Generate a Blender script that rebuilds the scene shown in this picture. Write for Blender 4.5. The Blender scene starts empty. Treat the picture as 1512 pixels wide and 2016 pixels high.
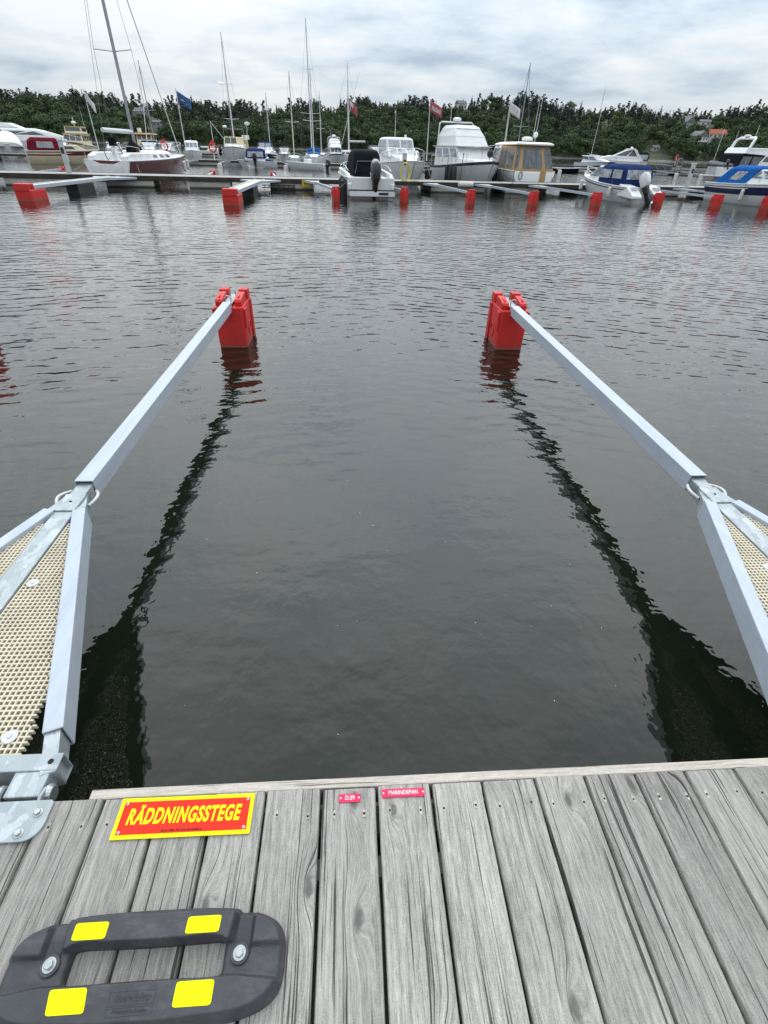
import bpy, math, random
import numpy as np
from mathutils import Vector, Matrix
R = math.radians
S = bpy.context.scene
COL = S.collection
# ------------------------------------------------------------------ camera
PITCH, YAW, ROLL = R(36.797), R(4.522), R(1.947)
F = Vector((math.sin(YAW)*math.cos(PITCH), math.cos(YAW)*math.cos(PITCH), -math.sin(PITCH)))
R0 = Vector((math.cos(YAW), -math.sin(YAW), 0)); U0 = R0.cross(F)
RR = R0*math.cos(ROLL) + U0*math.sin(ROLL); UU = U0*math.cos(ROLL) - R0*math.sin(ROLL)
cd = bpy.data.cameras.new('camera'); cam = bpy.data.objects.new('camera', cd); COL.objects.link(cam)
cam.matrix_world = Matrix(((RR.x, UU.x, -F.x, 0), (RR.y, UU.y, -F.y, 0), (RR.z, UU.z, -F.z, 2.02), (0, 0, 0, 1)))
cd.sensor_fit = 'HORIZONTAL'; cd.sensor_width = 36.0; cd.lens = 36.0*955/1512
cd.clip_start = 0.05; cd.clip_end = 6000
S.camera = cam
# ------------------------------------------------------------------ sky
SUN_EL, SUN_AZ = R(39), R(4)          # azimuth from +y towards +x
W = bpy.data.worlds.new('World'); S.world = W; W.use_nodes = True
wn, wl = W.node_tree.nodes, W.node_tree.links
wn.clear()
def wnode(t, **k):
    n = wn.new(t)
    for a, b in k.items(): setattr(n, a, b)
    return n
sky = wnode('ShaderNodeTexSky', sky_type='NISHITA', sun_disc=False, sun_elevation=SUN_EL, sun_rotation=SUN_AZ)
sky.air_density = 1.0; sky.dust_density = 1.0; sky.ozone_density = 1.0
tc = wnode('ShaderNodeTexCoord'); sep = wnode('ShaderNodeSeparateXYZ'); wl.new(tc.outputs['Generated'], sep.inputs[0])
def wmath(op, a, b=None, c=None, clamp=False):
    n = wnode('ShaderNodeMath', operation=op, use_clamp=clamp)
    for i, v in enumerate((a, b, c)):
        if v is None: continue
        if isinstance(v, (int, float)): n.inputs[i].default_value = v
        else: wl.new(v, n.inputs[i])
    return n.outputs[0]
zc = wmath('MAXIMUM', sep.outputs[2], 0.0)
den = wmath('ADD', zc, 0.17)
px = wmath('DIVIDE', sep.outputs[0], den); py = wmath('DIVIDE', sep.outputs[1], den)
comb = wnode('ShaderNodeCombineXYZ'); wl.new(px, comb.inputs[0]); wl.new(wmath('MULTIPLY', py, 1.15), comb.inputs[1])
def wnoise(scale, detail, rough, dist, off):
    mp = wnode('ShaderNodeMapping'); mp.inputs['Location'].default_value = off; wl.new(comb.outputs[0], mp.inputs[0])
    n = wnode('ShaderNodeTexNoise'); n.inputs['Scale'].default_value = scale; n.inputs['Detail'].default_value = detail
    n.inputs['Roughness'].default_value = rough; n.inputs['Distortion'].default_value = dist
    wl.new(mp.outputs[0], n.inputs['Vector']); return n.outputs['Fac']
n1 = wnoise(0.62, 5, 0.55, 0.1, (3.1, 1.7, 0)); n2 = wnoise(2.1, 8, 0.58, 0.12, (7.3, 2.2, 4))
mixn = wmath('ADD', wmath('MULTIPLY', n1, 0.55), wmath('MULTIPLY', n2, 0.45))
ramp = wnode('ShaderNodeValToRGB'); wl.new(mixn, ramp.inputs[0])
e = ramp.color_ramp.elements
e[0].position = 0.345; e[0].color = (0.43, 0.54, 0.68, 1)
e[1].position = 0.56; e[1].color = (0.93, 0.97, 1.0, 1)
m = ramp.color_ramp.elements.new(0.45); m.color = (0.70, 0.80, 0.90, 1)
# overcast luminance grows towards the zenith
el = wmath('ARCSINE', zc); az = wmath('ARCTAN2', sep.outputs[0], sep.outputs[1])
de = wmath('DIVIDE', wmath('SUBTRACT', el, SUN_EL), R(18)); da = wmath('DIVIDE', wmath('SUBTRACT', az, SUN_AZ), R(62))
glow = wmath('EXPONENT', wmath('MULTIPLY', wmath('ADD', wmath('MULTIPLY', de, de), wmath('MULTIPLY', da, da)), -1.0))   # brighter cloud round the hidden sun
lum = wmath('MULTIPLY', wmath('MULTIPLY', wmath('ADD', wmath('MULTIPLY', zc, 1.25), 0.745), wmath('MULTIPLY_ADD', glow, 1.70, 1.0)), 8.2)
vm = wnode('ShaderNodeVectorMath', operation='SCALE'); wl.new(ramp.outputs[0], vm.inputs[0]); wl.new(lum, vm.inputs['Scale'])
mx = wnode('ShaderNodeMix', data_type='RGBA'); mx.inputs[0].default_value = 0.93
wl.new(sky.outputs[0], mx.inputs[6]); wl.new(vm.outputs[0], mx.inputs[7])
bg = wnode('ShaderNodeBackground'); bg.inputs[1].default_value = 0.1; wl.new(mx.outputs[2], bg.inputs[0])
wo = wnode('ShaderNodeOutputWorld'); wl.new(bg.outputs[0], wo.inputs[0])
# ------------------------------------------------------------------ sun behind the cloud
sd = bpy.data.lights.new('sun', 'SUN'); sd.energy = 0.5; sd.angle = R(90); sd.color = (1.0, 0.96, 0.9)
so = bpy.data.objects.new('sun', sd); COL.objects.link(so)
sv = Vector((math.sin(SUN_AZ)*math.cos(SUN_EL), math.cos(SUN_AZ)*math.cos(SUN_EL), math.sin(SUN_EL)))
so.rotation_euler = sv.to_track_quat('Z', 'Y').to_euler(); so.location = (0, 0, 60)
S.view_settings.view_transform = 'Standard'; S.view_settings.look = 'None'
S.view_settings.exposure = 0.32; S.view_settings.gamma = 1.0; S.view_settings.use_curve_mapping = False
S.cycles.max_bounces = 8

# ------------------------------------------------------------------ materials
class NT:
    def __init__(s, name):
        s.m = bpy.data.materials.new(name); s.m.use_nodes = True
        s.n = s.m.node_tree.nodes; s.l = s.m.node_tree.links
        s.b = s.n['Principled BSDF']
    def node(s, t, **k):
        n = s.n.new(t)
        for a, b in k.items(): setattr(n, a, b)
        return n
    def put(s, n, i, v):
        if hasattr(v, 'is_output'): s.l.new(v, n.inputs[i])
        else: n.inputs[i].default_value = v
    def math(s, op, a, b=0.0, c=None, clamp=False):
        n = s.node('ShaderNodeMath', operation=op, use_clamp=clamp); s.put(n, 0, a); s.put(n, 1, b)
        if c is not None: s.put(n, 2, c)
        return n.outputs[0]
    def coord(s, which='Object'):
        return s.node('ShaderNodeTexCoord').outputs[which]
    def pos(s):
        return s.node('ShaderNodeNewGeometry').outputs['Position']
    def map(s, v, loc=(0, 0, 0), rot=(0, 0, 0), sc=(1, 1, 1)):
        n = s.node('ShaderNodeMapping'); s.l.new(v, n.inputs[0])
        s.put(n, 'Location', loc); s.put(n, 'Rotation', rot); s.put(n, 'Scale', sc); return n.outputs[0]
    def noise(s, v, scale, detail=3, rough=0.5, dist=0.0, out='Fac'):
        n = s.node('ShaderNodeTexNoise'); s.l.new(v, n.inputs['Vector'])
        n.inputs['Scale'].default_value = scale; n.inputs['Detail'].default_value = detail
        n.inputs['Roughness'].default_value = rough; n.inputs['Distortion'].default_value = dist
        return n.outputs[out]
    def ramp(s, f, stops):
        n = s.node('ShaderNodeValToRGB'); s.l.new(f, n.inputs[0]); el = n.color_ramp.elements
        el[0].position, el[0].color = stops[0][0], (*stops[0][1], 1)
        el[1].position, el[1].color = stops[-1][0], (*stops[-1][1], 1)
        for p, c in stops[1:-1]:
            q = el.new(p); q.color = (*c, 1)
        return n.outputs[0]
    def mix(s, f, a, b, blend='MIX'):
        n = s.node('ShaderNodeMix', data_type='RGBA', blend_type=blend); s.put(n, 0, f)
        for i, v in ((6, a), (7, b)):
            if isinstance(v, tuple): v = (*v[:3], 1)
            s.put(n, i, v)
        return n.outputs[2]
    def bump(s, h, dist=0.01, strength=1.0, normal=None):
        n = s.node('ShaderNodeBump'); n.inputs['Strength'].default_value = strength; n.inputs['Distance'].default_value = dist
        s.l.new(h, n.inputs['Height'])
        if normal is not None: s.l.new(normal, n.inputs['Normal'])
        return n.outputs[0]
    def done(s, col=None, rough=None, metal=None, normal=None, spec=None):
        b = s.b
        if col is not None: s.put(b, 'Base Color', (*col, 1) if isinstance(col, tuple) else col)
        if rough is not None: s.put(b, 'Roughness', rough)
        if metal is not None: s.put(b, 'Metallic', metal)
        if spec is not None: s.put(b, 'Specular IOR Level', spec)
        if normal is not None: s.l.new(normal, b.inputs['Normal'])
        return s.m
MAT = {}
def simple(name, col, rough=0.5, metal=0.0, var=0.12, scale=3.0, bump=0.0, spec=0.5):
    """plain coloured surface with faint uneven wear and grime"""
    t = NT(name); p = t.coord('Object')
    n = t.noise(p, scale, 6, 0.6, 0.3)
    lo = tuple(c*(1-var) for c in col); hi = tuple(min(1, c*(1+var)) for c in col)
    c = t.ramp(n, [(0.3, lo), (0.7, hi)])
    rr = t.math('MULTIPLY_ADD', n, 0.25, rough-0.12)
    nm = t.bump(t.noise(p, scale*40, 3, 0.6), 0.002, bump) if bump else None
    MAT[name] = t.done(c, rr, metal, nm, spec); return MAT[name]

simple('gelcoat', (0.72, 0.73, 0.72), 0.3, var=0.06)
simple('gelcoat_grey', (0.50, 0.52, 0.53), 0.35, var=0.08)
simple('gelcoat_cream', (0.66, 0.58, 0.40), 0.35, var=0.08)
simple('deck_white', (0.68, 0.69, 0.69), 0.5, var=0.05)
simple('navy', (0.012, 0.022, 0.075), 0.4)
simple('canvas_navy', (0.012, 0.028, 0.10), 0.8, var=0.25, bump=0.3, spec=0.04)
simple('canvas_blue', (0.012, 0.10, 0.34), 0.75, var=0.2, bump=0.3, spec=0.04)
simple('canvas_black', (0.010, 0.011, 0.013), 0.8, var=0.3, bump=0.3, spec=0.04)
simple('canvas_burgundy', (0.13, 0.012, 0.022), 0.75, var=0.2, bump=0.3, spec=0.04)
simple('canvas_beige', (0.36, 0.24, 0.12), 0.8, var=0.12, bump=0.3, spec=0.04)
simple('canvas_grey', (0.16, 0.17, 0.18), 0.8, var=0.15, bump=0.3, spec=0.04)
simple('tarp_white', (0.62, 0.63, 0.63), 0.7, var=0.08, bump=0.3)
simple('hull_red', (0.10, 0.018, 0.022), 0.25, var=0.15)
simple('stripe_red', (0.14, 0.02, 0.03), 0.4)
simple('wood_varnish', (0.16, 0.06, 0.025), 0.35)
simple('alu', (0.50, 0.52, 0.54), 0.35, 0.8)
simple('mast_grey', (0.30, 0.31, 0.33), 0.45, 0.5)
simple('mast_white', (0.62, 0.62, 0.60), 0.4)
simple('wire', (0.16, 0.17, 0.18), 0.4, 0.7)
simple('black_plastic', (0.012, 0.012, 0.014), 0.4)
simple('outboard_grey', (0.045, 0.048, 0.053), 0.28)
simple('outboard_white', (0.52, 0.53, 0.53), 0.3)
simple('rubber_black', (0.014, 0.014, 0.016), 0.6)
simple('fender_white', (0.58, 0.57, 0.52), 0.5)
simple('buoy_red', (0.55, 0.03, 0.02), 0.45)
simple('hose_yellow', (0.55, 0.48, 0.03), 0.5)
simple('yellow_plate', (0.60, 0.42, 0.02), 0.5)
simple('cream_paint', (0.60, 0.52, 0.33), 0.5)
simple('orange_paint', (0.42, 0.26, 0.07), 0.5)
simple('pier_timber', (0.054, 0.047, 0.041), 0.85, var=0.4, scale=2.0, spec=0.12)
simple('pier_deck', (0.30, 0.29, 0.27), 0.8, var=0.2, scale=1.5)
simple('flag_red', (0.36, 0.07, 0.08), 0.8)
simple('flag_blue', (0.03, 0.09, 0.22), 0.8)
simple('flag_white', (0.60, 0.58, 0.58), 0.8)
simple('house_white', (0.50, 0.50, 0.47), 0.7)
simple('house_grey', (0.30, 0.31, 0.31), 0.7)
simple('house_dark', (0.06, 0.045, 0.035), 0.8)
simple('roof_red', (0.34, 0.09, 0.045), 0.8)
simple('roof_grey', (0.13, 0.13, 0.14), 0.8)
simple('bark', (0.05, 0.035, 0.025), 0.9, var=0.3)
simple('steel_bolt', (0.40, 0.42, 0.42), 0.32, 0.85, var=0.1, scale=30)
simple('dark_hole', (0.008, 0.008, 0.008), 0.9)
simple('weld_white', (0.52, 0.52, 0.50), 0.45, 0.2, scale=20)
simple('under_dark', (0.03, 0.028, 0.025), 0.9)
# tinted boat glass: a dark glossy pane
t = NT('glass'); MAT['glass'] = t.done((0.035, 0.045, 0.055), 0.06, 0.0, spec=0.8)
t = NT('glass_pale'); n = t.noise(t.coord(), 2.5, 4, 0.6, 0.8)
MAT['glass_pale'] = t.done(t.ramp(n, [(0.35, (0.10, 0.12, 0.14)), (0.7, (0.30, 0.33, 0.36))]), 0.12, spec=0.7)
t = NT('clear_vinyl'); n = t.noise(t.coord(), 3.5, 4, 0.6, 1.2)
MAT['clear_vinyl'] = t.done(t.ramp(n, [(0.35, (0.16, 0.17, 0.19)), (0.68, (0.42, 0.43, 0.44))]), 0.15, spec=0.6)
t = NT('vinyl_dark'); n = t.noise(t.map(t.coord(), sc=(3, 1, 0.6)), 2.5, 4, 0.6, 1.2)
MAT['vinyl_dark'] = t.done(t.ramp(n, [(0.35, (0.03, 0.035, 0.042)), (0.72, (0.16, 0.17, 0.18))]), 0.12, spec=0.6)
# concrete pontoon with damp, algae stained foot
t = NT('concrete'); p = t.pos(); n = t.noise(p, 1.6, 7, 0.65, 0.4); st = t.noise(t.map(p, sc=(6, 6, 0.5)), 1.0, 5, 0.6)
c = t.ramp(n, [(0.3, (0.33, 0.31, 0.28)), (0.7, (0.50, 0.475, 0.43))]); c = t.mix(t.math('MULTIPLY', st, 0.40), c, (0.16, 0.14, 0.115))
z = t.node('ShaderNodeSeparateXYZ'); t.l.new(p, z.inputs[0])
wet = t.math('SUBTRACT', 1.0, t.math('DIVIDE', t.math('SUBTRACT', z.outputs[2], t.math('MULTIPLY', n, 0.08)), 0.07, clamp=True), clamp=True)
c = t.mix(wet, c, (0.035, 0.04, 0.028)); MAT['concrete'] = t.done(c, 0.85)

# weathered plank: every plank gets its own grain through the object's random number
def wood(name, pale, dark, crack, edge=False):
    t = NT(name); o = t.coord('Object'); rnd = t.node('ShaderNodeObjectInfo').outputs['Random']
    off = t.node('ShaderNodeCombineXYZ')
    t.put(off, 0, t.math('MULTIPLY', rnd, 37.0)); t.put(off, 1, t.math('MULTIPLY', rnd, 91.0)); t.put(off, 2, t.math('MULTIPLY', rnd, 13.0))
    va = t.node('ShaderNodeVectorMath', operation='ADD'); t.l.new(o, va.inputs[0]); t.l.new(off.outputs[0], va.inputs[1]); v = va.outputs[0]
    if edge: v = t.map(v, rot=(0, 0, R(90)))
    # knots: sparse distorted cells pulling the grain aside
    vor = t.node('ShaderNodeTexVoronoi', feature='F1', voronoi_dimensions='2D'); t.l.new(t.map(v, sc=(4.4, 1.7, 1.0)), vor.inputs['Vector']); vor.inputs['Scale'].default_value = 1.0
    kd = vor.outputs['Distance']
    kn0 = t.math('SUBTRACT', 1.0, t.math('DIVIDE', t.math('ADD', kd, t.math('MULTIPLY', t.math('SUBTRACT', t.noise(v, 45, 2, 0.5), 0.5), 0.06)), 0.062), clamp=True); knot = t.math('SUBTRACT', 1.0, t.math('DIVIDE', kd, 0.22), clamp=True)
    knot = t.math('MULTIPLY', knot, knot)
    wob = t.noise(t.map(v, sc=(2.2, 0.9, 1)), 2.0, 3, 0.5)
    sx = t.node('ShaderNodeSeparateXYZ'); t.l.new(v, sx.inputs[0])
    gx = t.math('ADD', sx.outputs[0], t.math('ADD', t.math('MULTIPLY', wob, 0.022), t.math('MULTIPLY', knot, 0.045)))
    gv = t.node('ShaderNodeCombineXYZ'); t.put(gv, 0, gx); t.put(gv, 1, sx.outputs[1]); t.put(gv, 2, sx.outputs[2])
    g1 = t.noise(t.map(gv.outputs[0], sc=(330, 26.0, 1)), 1.0, 3, 0.7)      # fine fibres
    g2 = t.noise(t.map(gv.outputs[0], sc=(110, 3.6, 1)), 1.0, 4, 0.6)        # growth rings
    g3 = t.noise(t.map(v, sc=(7, 2.6, 1)), 1.0, 6, 0.65)                    # weather patches
    g4 = t.noise(t.map(gv.outputs[0], sc=(150, 1.7, 1)), 1.0, 2, 0.55)        # drying cracks
    pat = t.math('ADD', t.math('ADD', t.math('MULTIPLY', g1, 0.40), t.math('MULTIPLY', g2, 0.34)), t.math('MULTIPLY', g3, 0.20))
    pat = t.math('ADD', pat, t.math('MULTIPLY', t.math('SUBTRACT', t.noise(v, 430, 3, 0.7), 0.5), 0.34)); pat = t.math('ADD', pat, 0.03)
    c = t.ramp(pat, [(0.38, dark), (0.53, tuple((a+b)/2 for a, b in zip(pale, dark))), (0.68, pale)])
    ck = t.math('MULTIPLY', t.math('SUBTRACT', g4, 0.625), 18.0, clamp=True)
    c = t.mix(t.math('MULTIPLY', ck, 0.85), c, crack)
    c = t.mix(t.math('MULTIPLY', t.math('MULTIPLY', kn0, 1.6, clamp=True), 0.78), c, tuple(a*0.5 for a in dark))
    stain = t.math('MULTIPLY', t.math('SUBTRACT', t.noise(t.map(v, sc=(9, 3.0, 1), loc=(4, 8, 0)), 1.0, 5, 0.6), 0.56, clamp=True), 4.0, clamp=True)
    c = t.mix(t.math('MULTIPLY', stain, 0.35), c, tuple(a*0.8 for a in dark))
    tone = t.math('MULTIPLY_ADD', rnd, 0.36, 0.82)
    c = t.mix(1.0, c, t.node('ShaderNodeCombineColor').outputs[0], 'MULTIPLY')
    cc = c.node.inputs[7].links[0].from_node
    for i in range(3): t.l.new(tone, cc.inputs[i])
    h = t.math('SUBTRACT', t.math('ADD', t.math('MULTIPLY', g1, 0.5), t.math('MULTIPLY', g2, 0.6)), t.math('MULTIPLY', ck, 1.4))
    MAT[name] = t.done(c, 0.82, 0.0, t.bump(h, 0.0022, 0.9), 0.25)
wood('wood_grey', (0.485, 0.458, 0.418), (0.160, 0.151, 0.137), (0.025, 0.024, 0.022))
wood('wood_pale', (0.56, 0.51, 0.45), (0.30, 0.265, 0.225), (0.14, 0.115, 0.09), True)
# galvanised steel with spangle
t = NT('galvanised'); o = t.coord('Object'); nn = t.noise(o, 9, 3, 0.6, 0, 'Color')
dv = t.node('ShaderNodeMix', data_type='VECTOR'); dv.inputs[0].default_value = 0.10; t.l.new(o, dv.inputs[4]); t.l.new(nn, dv.inputs[5])
vo = t.node('ShaderNodeTexVoronoi'); t.l.new(t.map(dv.outputs[1], sc=(1, 0.55, 1)), vo.inputs['Vector']); vo.inputs['Scale'].default_value = 38
sc_ = t.node('ShaderNodeSeparateColor'); t.l.new(vo.outputs['Color'], sc_.inputs[0])
v2 = t.noise(o, 55, 4, 0.6, 2.0)
f = t.math('ADD', t.math('MULTIPLY', sc_.outputs[0], 0.6), t.math('MULTIPLY', v2, 0.5))
c = t.ramp(f, [(0.2, (0.28, 0.315, 0.325)), (0.65, (0.345, 0.38, 0.39)), (0.9, (0.45, 0.48, 0.49))])
MAT['galvanised'] = t.done(c, t.math('MULTIPLY_ADD', sc_.outputs[1], 0.22, 0.36), 0.35, t.bump(v2, 0.001, 0.25))
# pale grey rubbing profile on the booms
t = NT('sleeve'); o = t.coord('Object'); n = t.noise(t.map(o, sc=(8, 1, 8)), 2.2, 6, 0.65, 0.2); sp = t.noise(o, 300, 3, 0.6)
sc2 = t.noise(t.map(o, sc=(3, 90, 3)), 1.0, 3, 0.6)
c = t.ramp(n, [(0.3, (0.39, 0.43, 0.48)), (0.7, (0.48, 0.525, 0.575))]); c = t.mix(t.math('MULTIPLY', sp, 0.30), c, (0.25, 0.29, 0.34))
smd = t.math('MULTIPLY', t.math('SUBTRACT', t.noise(t.map(o, sc=(14, 2.2, 14)), 1.6, 7, 0.72, 0.5), 0.55, clamp=True), 4.0, clamp=True); c = t.mix(t.math('MULTIPLY', smd, 0.30), c, (0.22, 0.235, 0.25)); c = t.mix(t.math('MULTIPLY', t.math('SUBTRACT', sc2, 0.64, clamp=True), 1.6, clamp=True), c, (0.62, 0.64, 0.66))
MAT['sleeve'] = t.done(c, 0.5, 0.15, t.bump(sp, 0.0006, 0.5), 0.4)
# float: rotomoulded red, faded above, dark wet band and slime at the waterline
t = NT('float_red'); p = t.pos(); o = t.coord('Object'); n = t.noise(o, 5, 6, 0.6, 0.4); sp = t.noise(o, 260, 2, 0.5)
c = t.ramp(n, [(0.3, (0.47, 0.016, 0.016)), (0.7, (0.58, 0.028, 0.026))]); c = t.mix(t.math('MULTIPLY', sp, 0.18), c, (0.66, 0.09, 0.08))
z = t.node('ShaderNodeSeparateXYZ'); t.l.new(p, z.inputs[0])
scf = t.math('MULTIPLY', t.math('SUBTRACT', t.noise(t.map(o, sc=(9, 9, 3)), 2.2, 8, 0.75, 0.6), 0.58, clamp=True), 4.5, clamp=True); c = t.mix(t.math('MULTIPLY', scf, 0.35), c, (0.62, 0.16, 0.13))
grm = t.math('MULTIPLY', t.math('SUBTRACT', 1.0, t.math('DIVIDE', z.outputs[2], 0.20), clamp=True), t.noise(t.map(o, sc=(30, 30, 3)), 1.0, 5, 0.7)); c = t.mix(t.math('MULTIPLY', grm, 0.7), c, (0.16, 0.06, 0.035))
band = t.math('SUBTRACT', 1.0, t.math('DIVIDE', t.math('SUBTRACT', z.outputs[2], t.math('MULTIPLY_ADD', n, 0.016, -0.002)), 0.012, clamp=True), clamp=True)
c = t.mix(band, c, (0.20, 0.11, 0.065))
MAT['float_red'] = t.done(c, 0.5, 0.0, t.bump(sp, 0.0008, 0.6), 0.28)
t = NT('grating_cream'); o = t.coord('Object'); n = t.noise(o, 7, 5, 0.6); sp = t.noise(o, 240, 2)
c = t.ramp(n, [(0.3, (0.52, 0.46, 0.34)), (0.7, (0.66, 0.60, 0.46))]); c = t.mix(t.math('MULTIPLY', sp, 0.25), c, (0.36, 0.32, 0.235))
dirt = t.math('MULTIPLY', t.math('SUBTRACT', t.noise(o, 11, 6, 0.7, 0.6), 0.52, clamp=True), 3.5, clamp=True); c = t.mix(t.math('MULTIPLY', dirt, 0.55), c, (0.25, 0.22, 0.16))
MAT['grating_cream'] = t.done(c, 0.75)
t = NT('step_rubber'); o = t.coord('Object'); n = t.noise(o, 9, 6, 0.6, 0.5); sp = t.noise(o, 420, 3, 0.6)
c = t.ramp(n, [(0.3, (0.024, 0.024, 0.028)), (0.7, (0.042, 0.041, 0.047))]); c = t.mix(t.math('MULTIPLY', sp, 0.25), c, (0.11, 0.11, 0.12))
dust = t.noise(t.map(o, sc=(4, 9, 4)), 3.0, 6, 0.7); c = t.mix(t.math('MULTIPLY', t.math('SUBTRACT', dust, 0.5, clamp=True), 1.6), c, (0.15, 0.145, 0.135))
MAT['step_rubber'] = t.done(c, 0.5, 0.0, t.bump(sp, 0.0006, 0.5), 0.35)
t = NT('reflector_yellow'); o = t.coord('Object'); sp = t.noise(o, 900, 2); n = t.noise(o, 40, 5, 0.7)
c = t.ramp(sp, [(0.3, (0.62, 0.66, 0.0)), (0.7, (0.74, 0.77, 0.0))]); c = t.mix(t.math('MULTIPLY', t.math('SUBTRACT', n, 0.66, clamp=True), 5.0, clamp=True), c, (0.35, 0.36, 0.02))
MAT['reflector_yellow'] = t.done(c, 0.45, spec=0.15)
def painted(name, col, wear):
    t = NT(name); o = t.coord('Object'); n = t.noise(o, 60, 5, 0.7); n2 = t.noise(o, 8, 4, 0.6)
    c = t.mix(t.math('MULTIPLY', n2, 0.22), col, wear); c = t.mix(t.math('MULTIPLY', t.math('SUBTRACT', n, 0.70, clamp=True), 8.0, clamp=True), c, wear)
    MAT[name] = t.done(c, 0.45, spec=0.18)
painted('sign_red', (0.74, 0.020, 0.006), (0.58, 0.05, 0.03)); painted('sign_yellow', (0.76, 0.68, 0.0), (0.55, 0.48, 0.01))
painted('sign_ink', (0.05, 0.012, 0.008), (0.2, 0.05, 0.03)); painted('tag_pink', (0.68, 0.022, 0.085), (0.60, 0.10, 0.15)); painted('tag_white', (0.75, 0.72, 0.73), (0.6, 0.5, 0.5))

# ------------------------------------------------------------------ mesh helpers
class MB:
    def __init__(s): s.v = []; s.f = []
    def add(s, vs, fs):
        k = len(s.v); s.v += [tuple(p) for p in vs]; s.f += [tuple(i+k for i in f) for f in fs]; return s
    def box(s, x0, x1, y0, y1, z0, z1):
        return s.add([(x0,y0,z0),(x1,y0,z0),(x1,y1,z0),(x0,y1,z0),(x0,y0,z1),(x1,y0,z1),(x1,y1,z1),(x0,y1,z1)],
                     [(0,3,2,1),(4,5,6,7),(0,1,5,4),(1,2,6,5),(2,3,7,6),(3,0,4,7)])
    def bar(s, a, b, w, h, up=(0, 0, 1)):
        a, b = Vector(a), Vector(b); d = (b-a).normalized(); x = d.cross(Vector(up)).normalized(); u = x.cross(d)
        vs = [p + x*(sx*w/2) + u*(sz*h/2) for p in (a, b) for sx, sz in ((-1,-1),(1,-1),(1,1),(-1,1))]
        return s.add(vs, [(0,1,2,3),(7,6,5,4),(0,4,5,1),(1,5,6,2),(2,6,7,3),(3,7,4,0)])
    def tube(s, pts, r, n=8, cap=True):
        pts = [Vector(p) for p in pts]; k = len(pts); rs = r if isinstance(r, (list, tuple)) else [r]*k
        rings = []; prev = None
        for i, p in enumerate(pts):
            d = (pts[min(i+1, k-1)] - pts[max(i-1, 0)])
            d = d.normalized() if d.length > 1e-9 else Vector((0, 0, 1))
            x = d.orthogonal().normalized() if prev is None else (prev - d*prev.dot(d)).normalized()
            prev = x; y = d.cross(x)
            rings.append([p + (x*math.cos(a) + y*math.sin(a))*rs[i] for a in [2*math.pi*j/n for j in range(n)]])
        vs = [q for r_ in rings for q in r_]; fs = []
        for i in range(k-1):
            for j in range(n):
                a, b = i*n+j, i*n+(j+1) % n; fs.append((a, b, b+n, a+n))
        if cap: fs += [tuple(range(n-1, -1, -1)), tuple(range((k-1)*n, k*n))]
        return s.add(vs, fs)
    def prism(s, poly, z0, z1):
        n = len(poly); vs = [(x, y, z0) for x, y in poly] + [(x, y, z1) for x, y in poly]
        return s.add(vs, [tuple(range(n-1, -1, -1)), tuple(range(n, 2*n))] + [(i, (i+1) % n, (i+1) % n+n, i+n) for i in range(n)])
    def xprism(s, poly, x0, x1):
        """polygon in (y, z) drawn out along x"""
        n = len(poly); vs = [(x0, y, z) for y, z in poly] + [(x1, y, z) for y, z in poly]
        return s.add(vs, [tuple(range(n)), tuple(range(2*n-1, n-1, -1))] + [(i+n, (i+1) % n+n, (i+1) % n, i) for i in range(n)])
    def loft(s, rings, close=True, cap=True):
        k, n = len(rings), len(rings[0]); vs = [q for r_ in rings for q in r_]; fs = []
        for i in range(k-1):
            for j in range(n if close else n-1):
                a, b = i*n+j, i*n+(j+1) % n; fs.append((a, b, b+n, a+n))
        if cap and close: fs += [tuple(range(n-1, -1, -1)), tuple(range((k-1)*n, k*n))]
        return s.add(vs, fs)
    def panel(s, q, u0, u1, v0, v1, off=0.012, th=0.02):
        """thin pane set just proud of the quad q (a, b, c, d: bottom-left, bottom-right, top-right, top-left seen from outside)"""
        a, b, c, d = [Vector(p) for p in q]; n = (b-a).cross(d-a).normalized()
        P = lambda u, v: a.lerp(b, u).lerp(d.lerp(c, u), v)
        o = [P(u0, v0), P(u1, v0), P(u1, v1), P(u0, v1)]
        vs = [p + n*(off-th) for p in o] + [p + n*off for p in o]
        return s.add(vs, [(3,2,1,0),(4,5,6,7),(0,1,5,4),(1,2,6,5),(2,3,7,6),(3,0,4,7)])
    def ball(s, c, rx, ry, rz, n=10, m=6):
        c = Vector(c); vs = [c + Vector((0, 0, -rz))]; fs = []
        for i in range(1, m):
            a = -math.pi/2 + math.pi*i/m
            for j in range(n):
                b = 2*math.pi*j/n; vs.append(c + Vector((rx*math.cos(a)*math.cos(b), ry*math.cos(a)*math.sin(b), rz*math.sin(a))))
        vs.append(c + Vector((0, 0, rz))); L = len(vs)-1
        for j in range(n): fs.append((0, 1+(j+1) % n, 1+j)); fs.append((L, L-n+j, L-n+(j+1) % n))
        for i in range(m-2):
            for j in range(n): a, b = 1+i*n+j, 1+i*n+(j+1) % n; fs.append((a, b, b+n, a+n))
        return s.add(vs, fs)
    def obj(s, name, mat, parent=None, loc=None, bevel=0, smooth=False, seg=2):
        me = bpy.data.meshes.new(name); me.from_pydata(s.v, [], s.f); me.update()
        me.materials.append(MAT[mat])
        if smooth: me.polygons.foreach_set('use_smooth', [True]*len(me.polygons))
        o = bpy.data.objects.new(name, me); COL.objects.link(o)
        if parent is not None: o.parent = parent
        if loc: o.location = loc
        if bevel:
            b = o.modifiers.new('edge', 'BEVEL'); b.width = bevel; b.segments = seg; b.limit_method = 'ANGLE'; b.angle_limit = R(35)
        if smooth: 
            me.set_sharp_from_angle(angle=R(38))
        return o
def tag(o, label=None, cat=None, group=None, kind=None):
    for k, v in (('label', label), ('category', cat), ('group', group), ('kind', kind)):
        if v: o[k] = v
    return o
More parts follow.
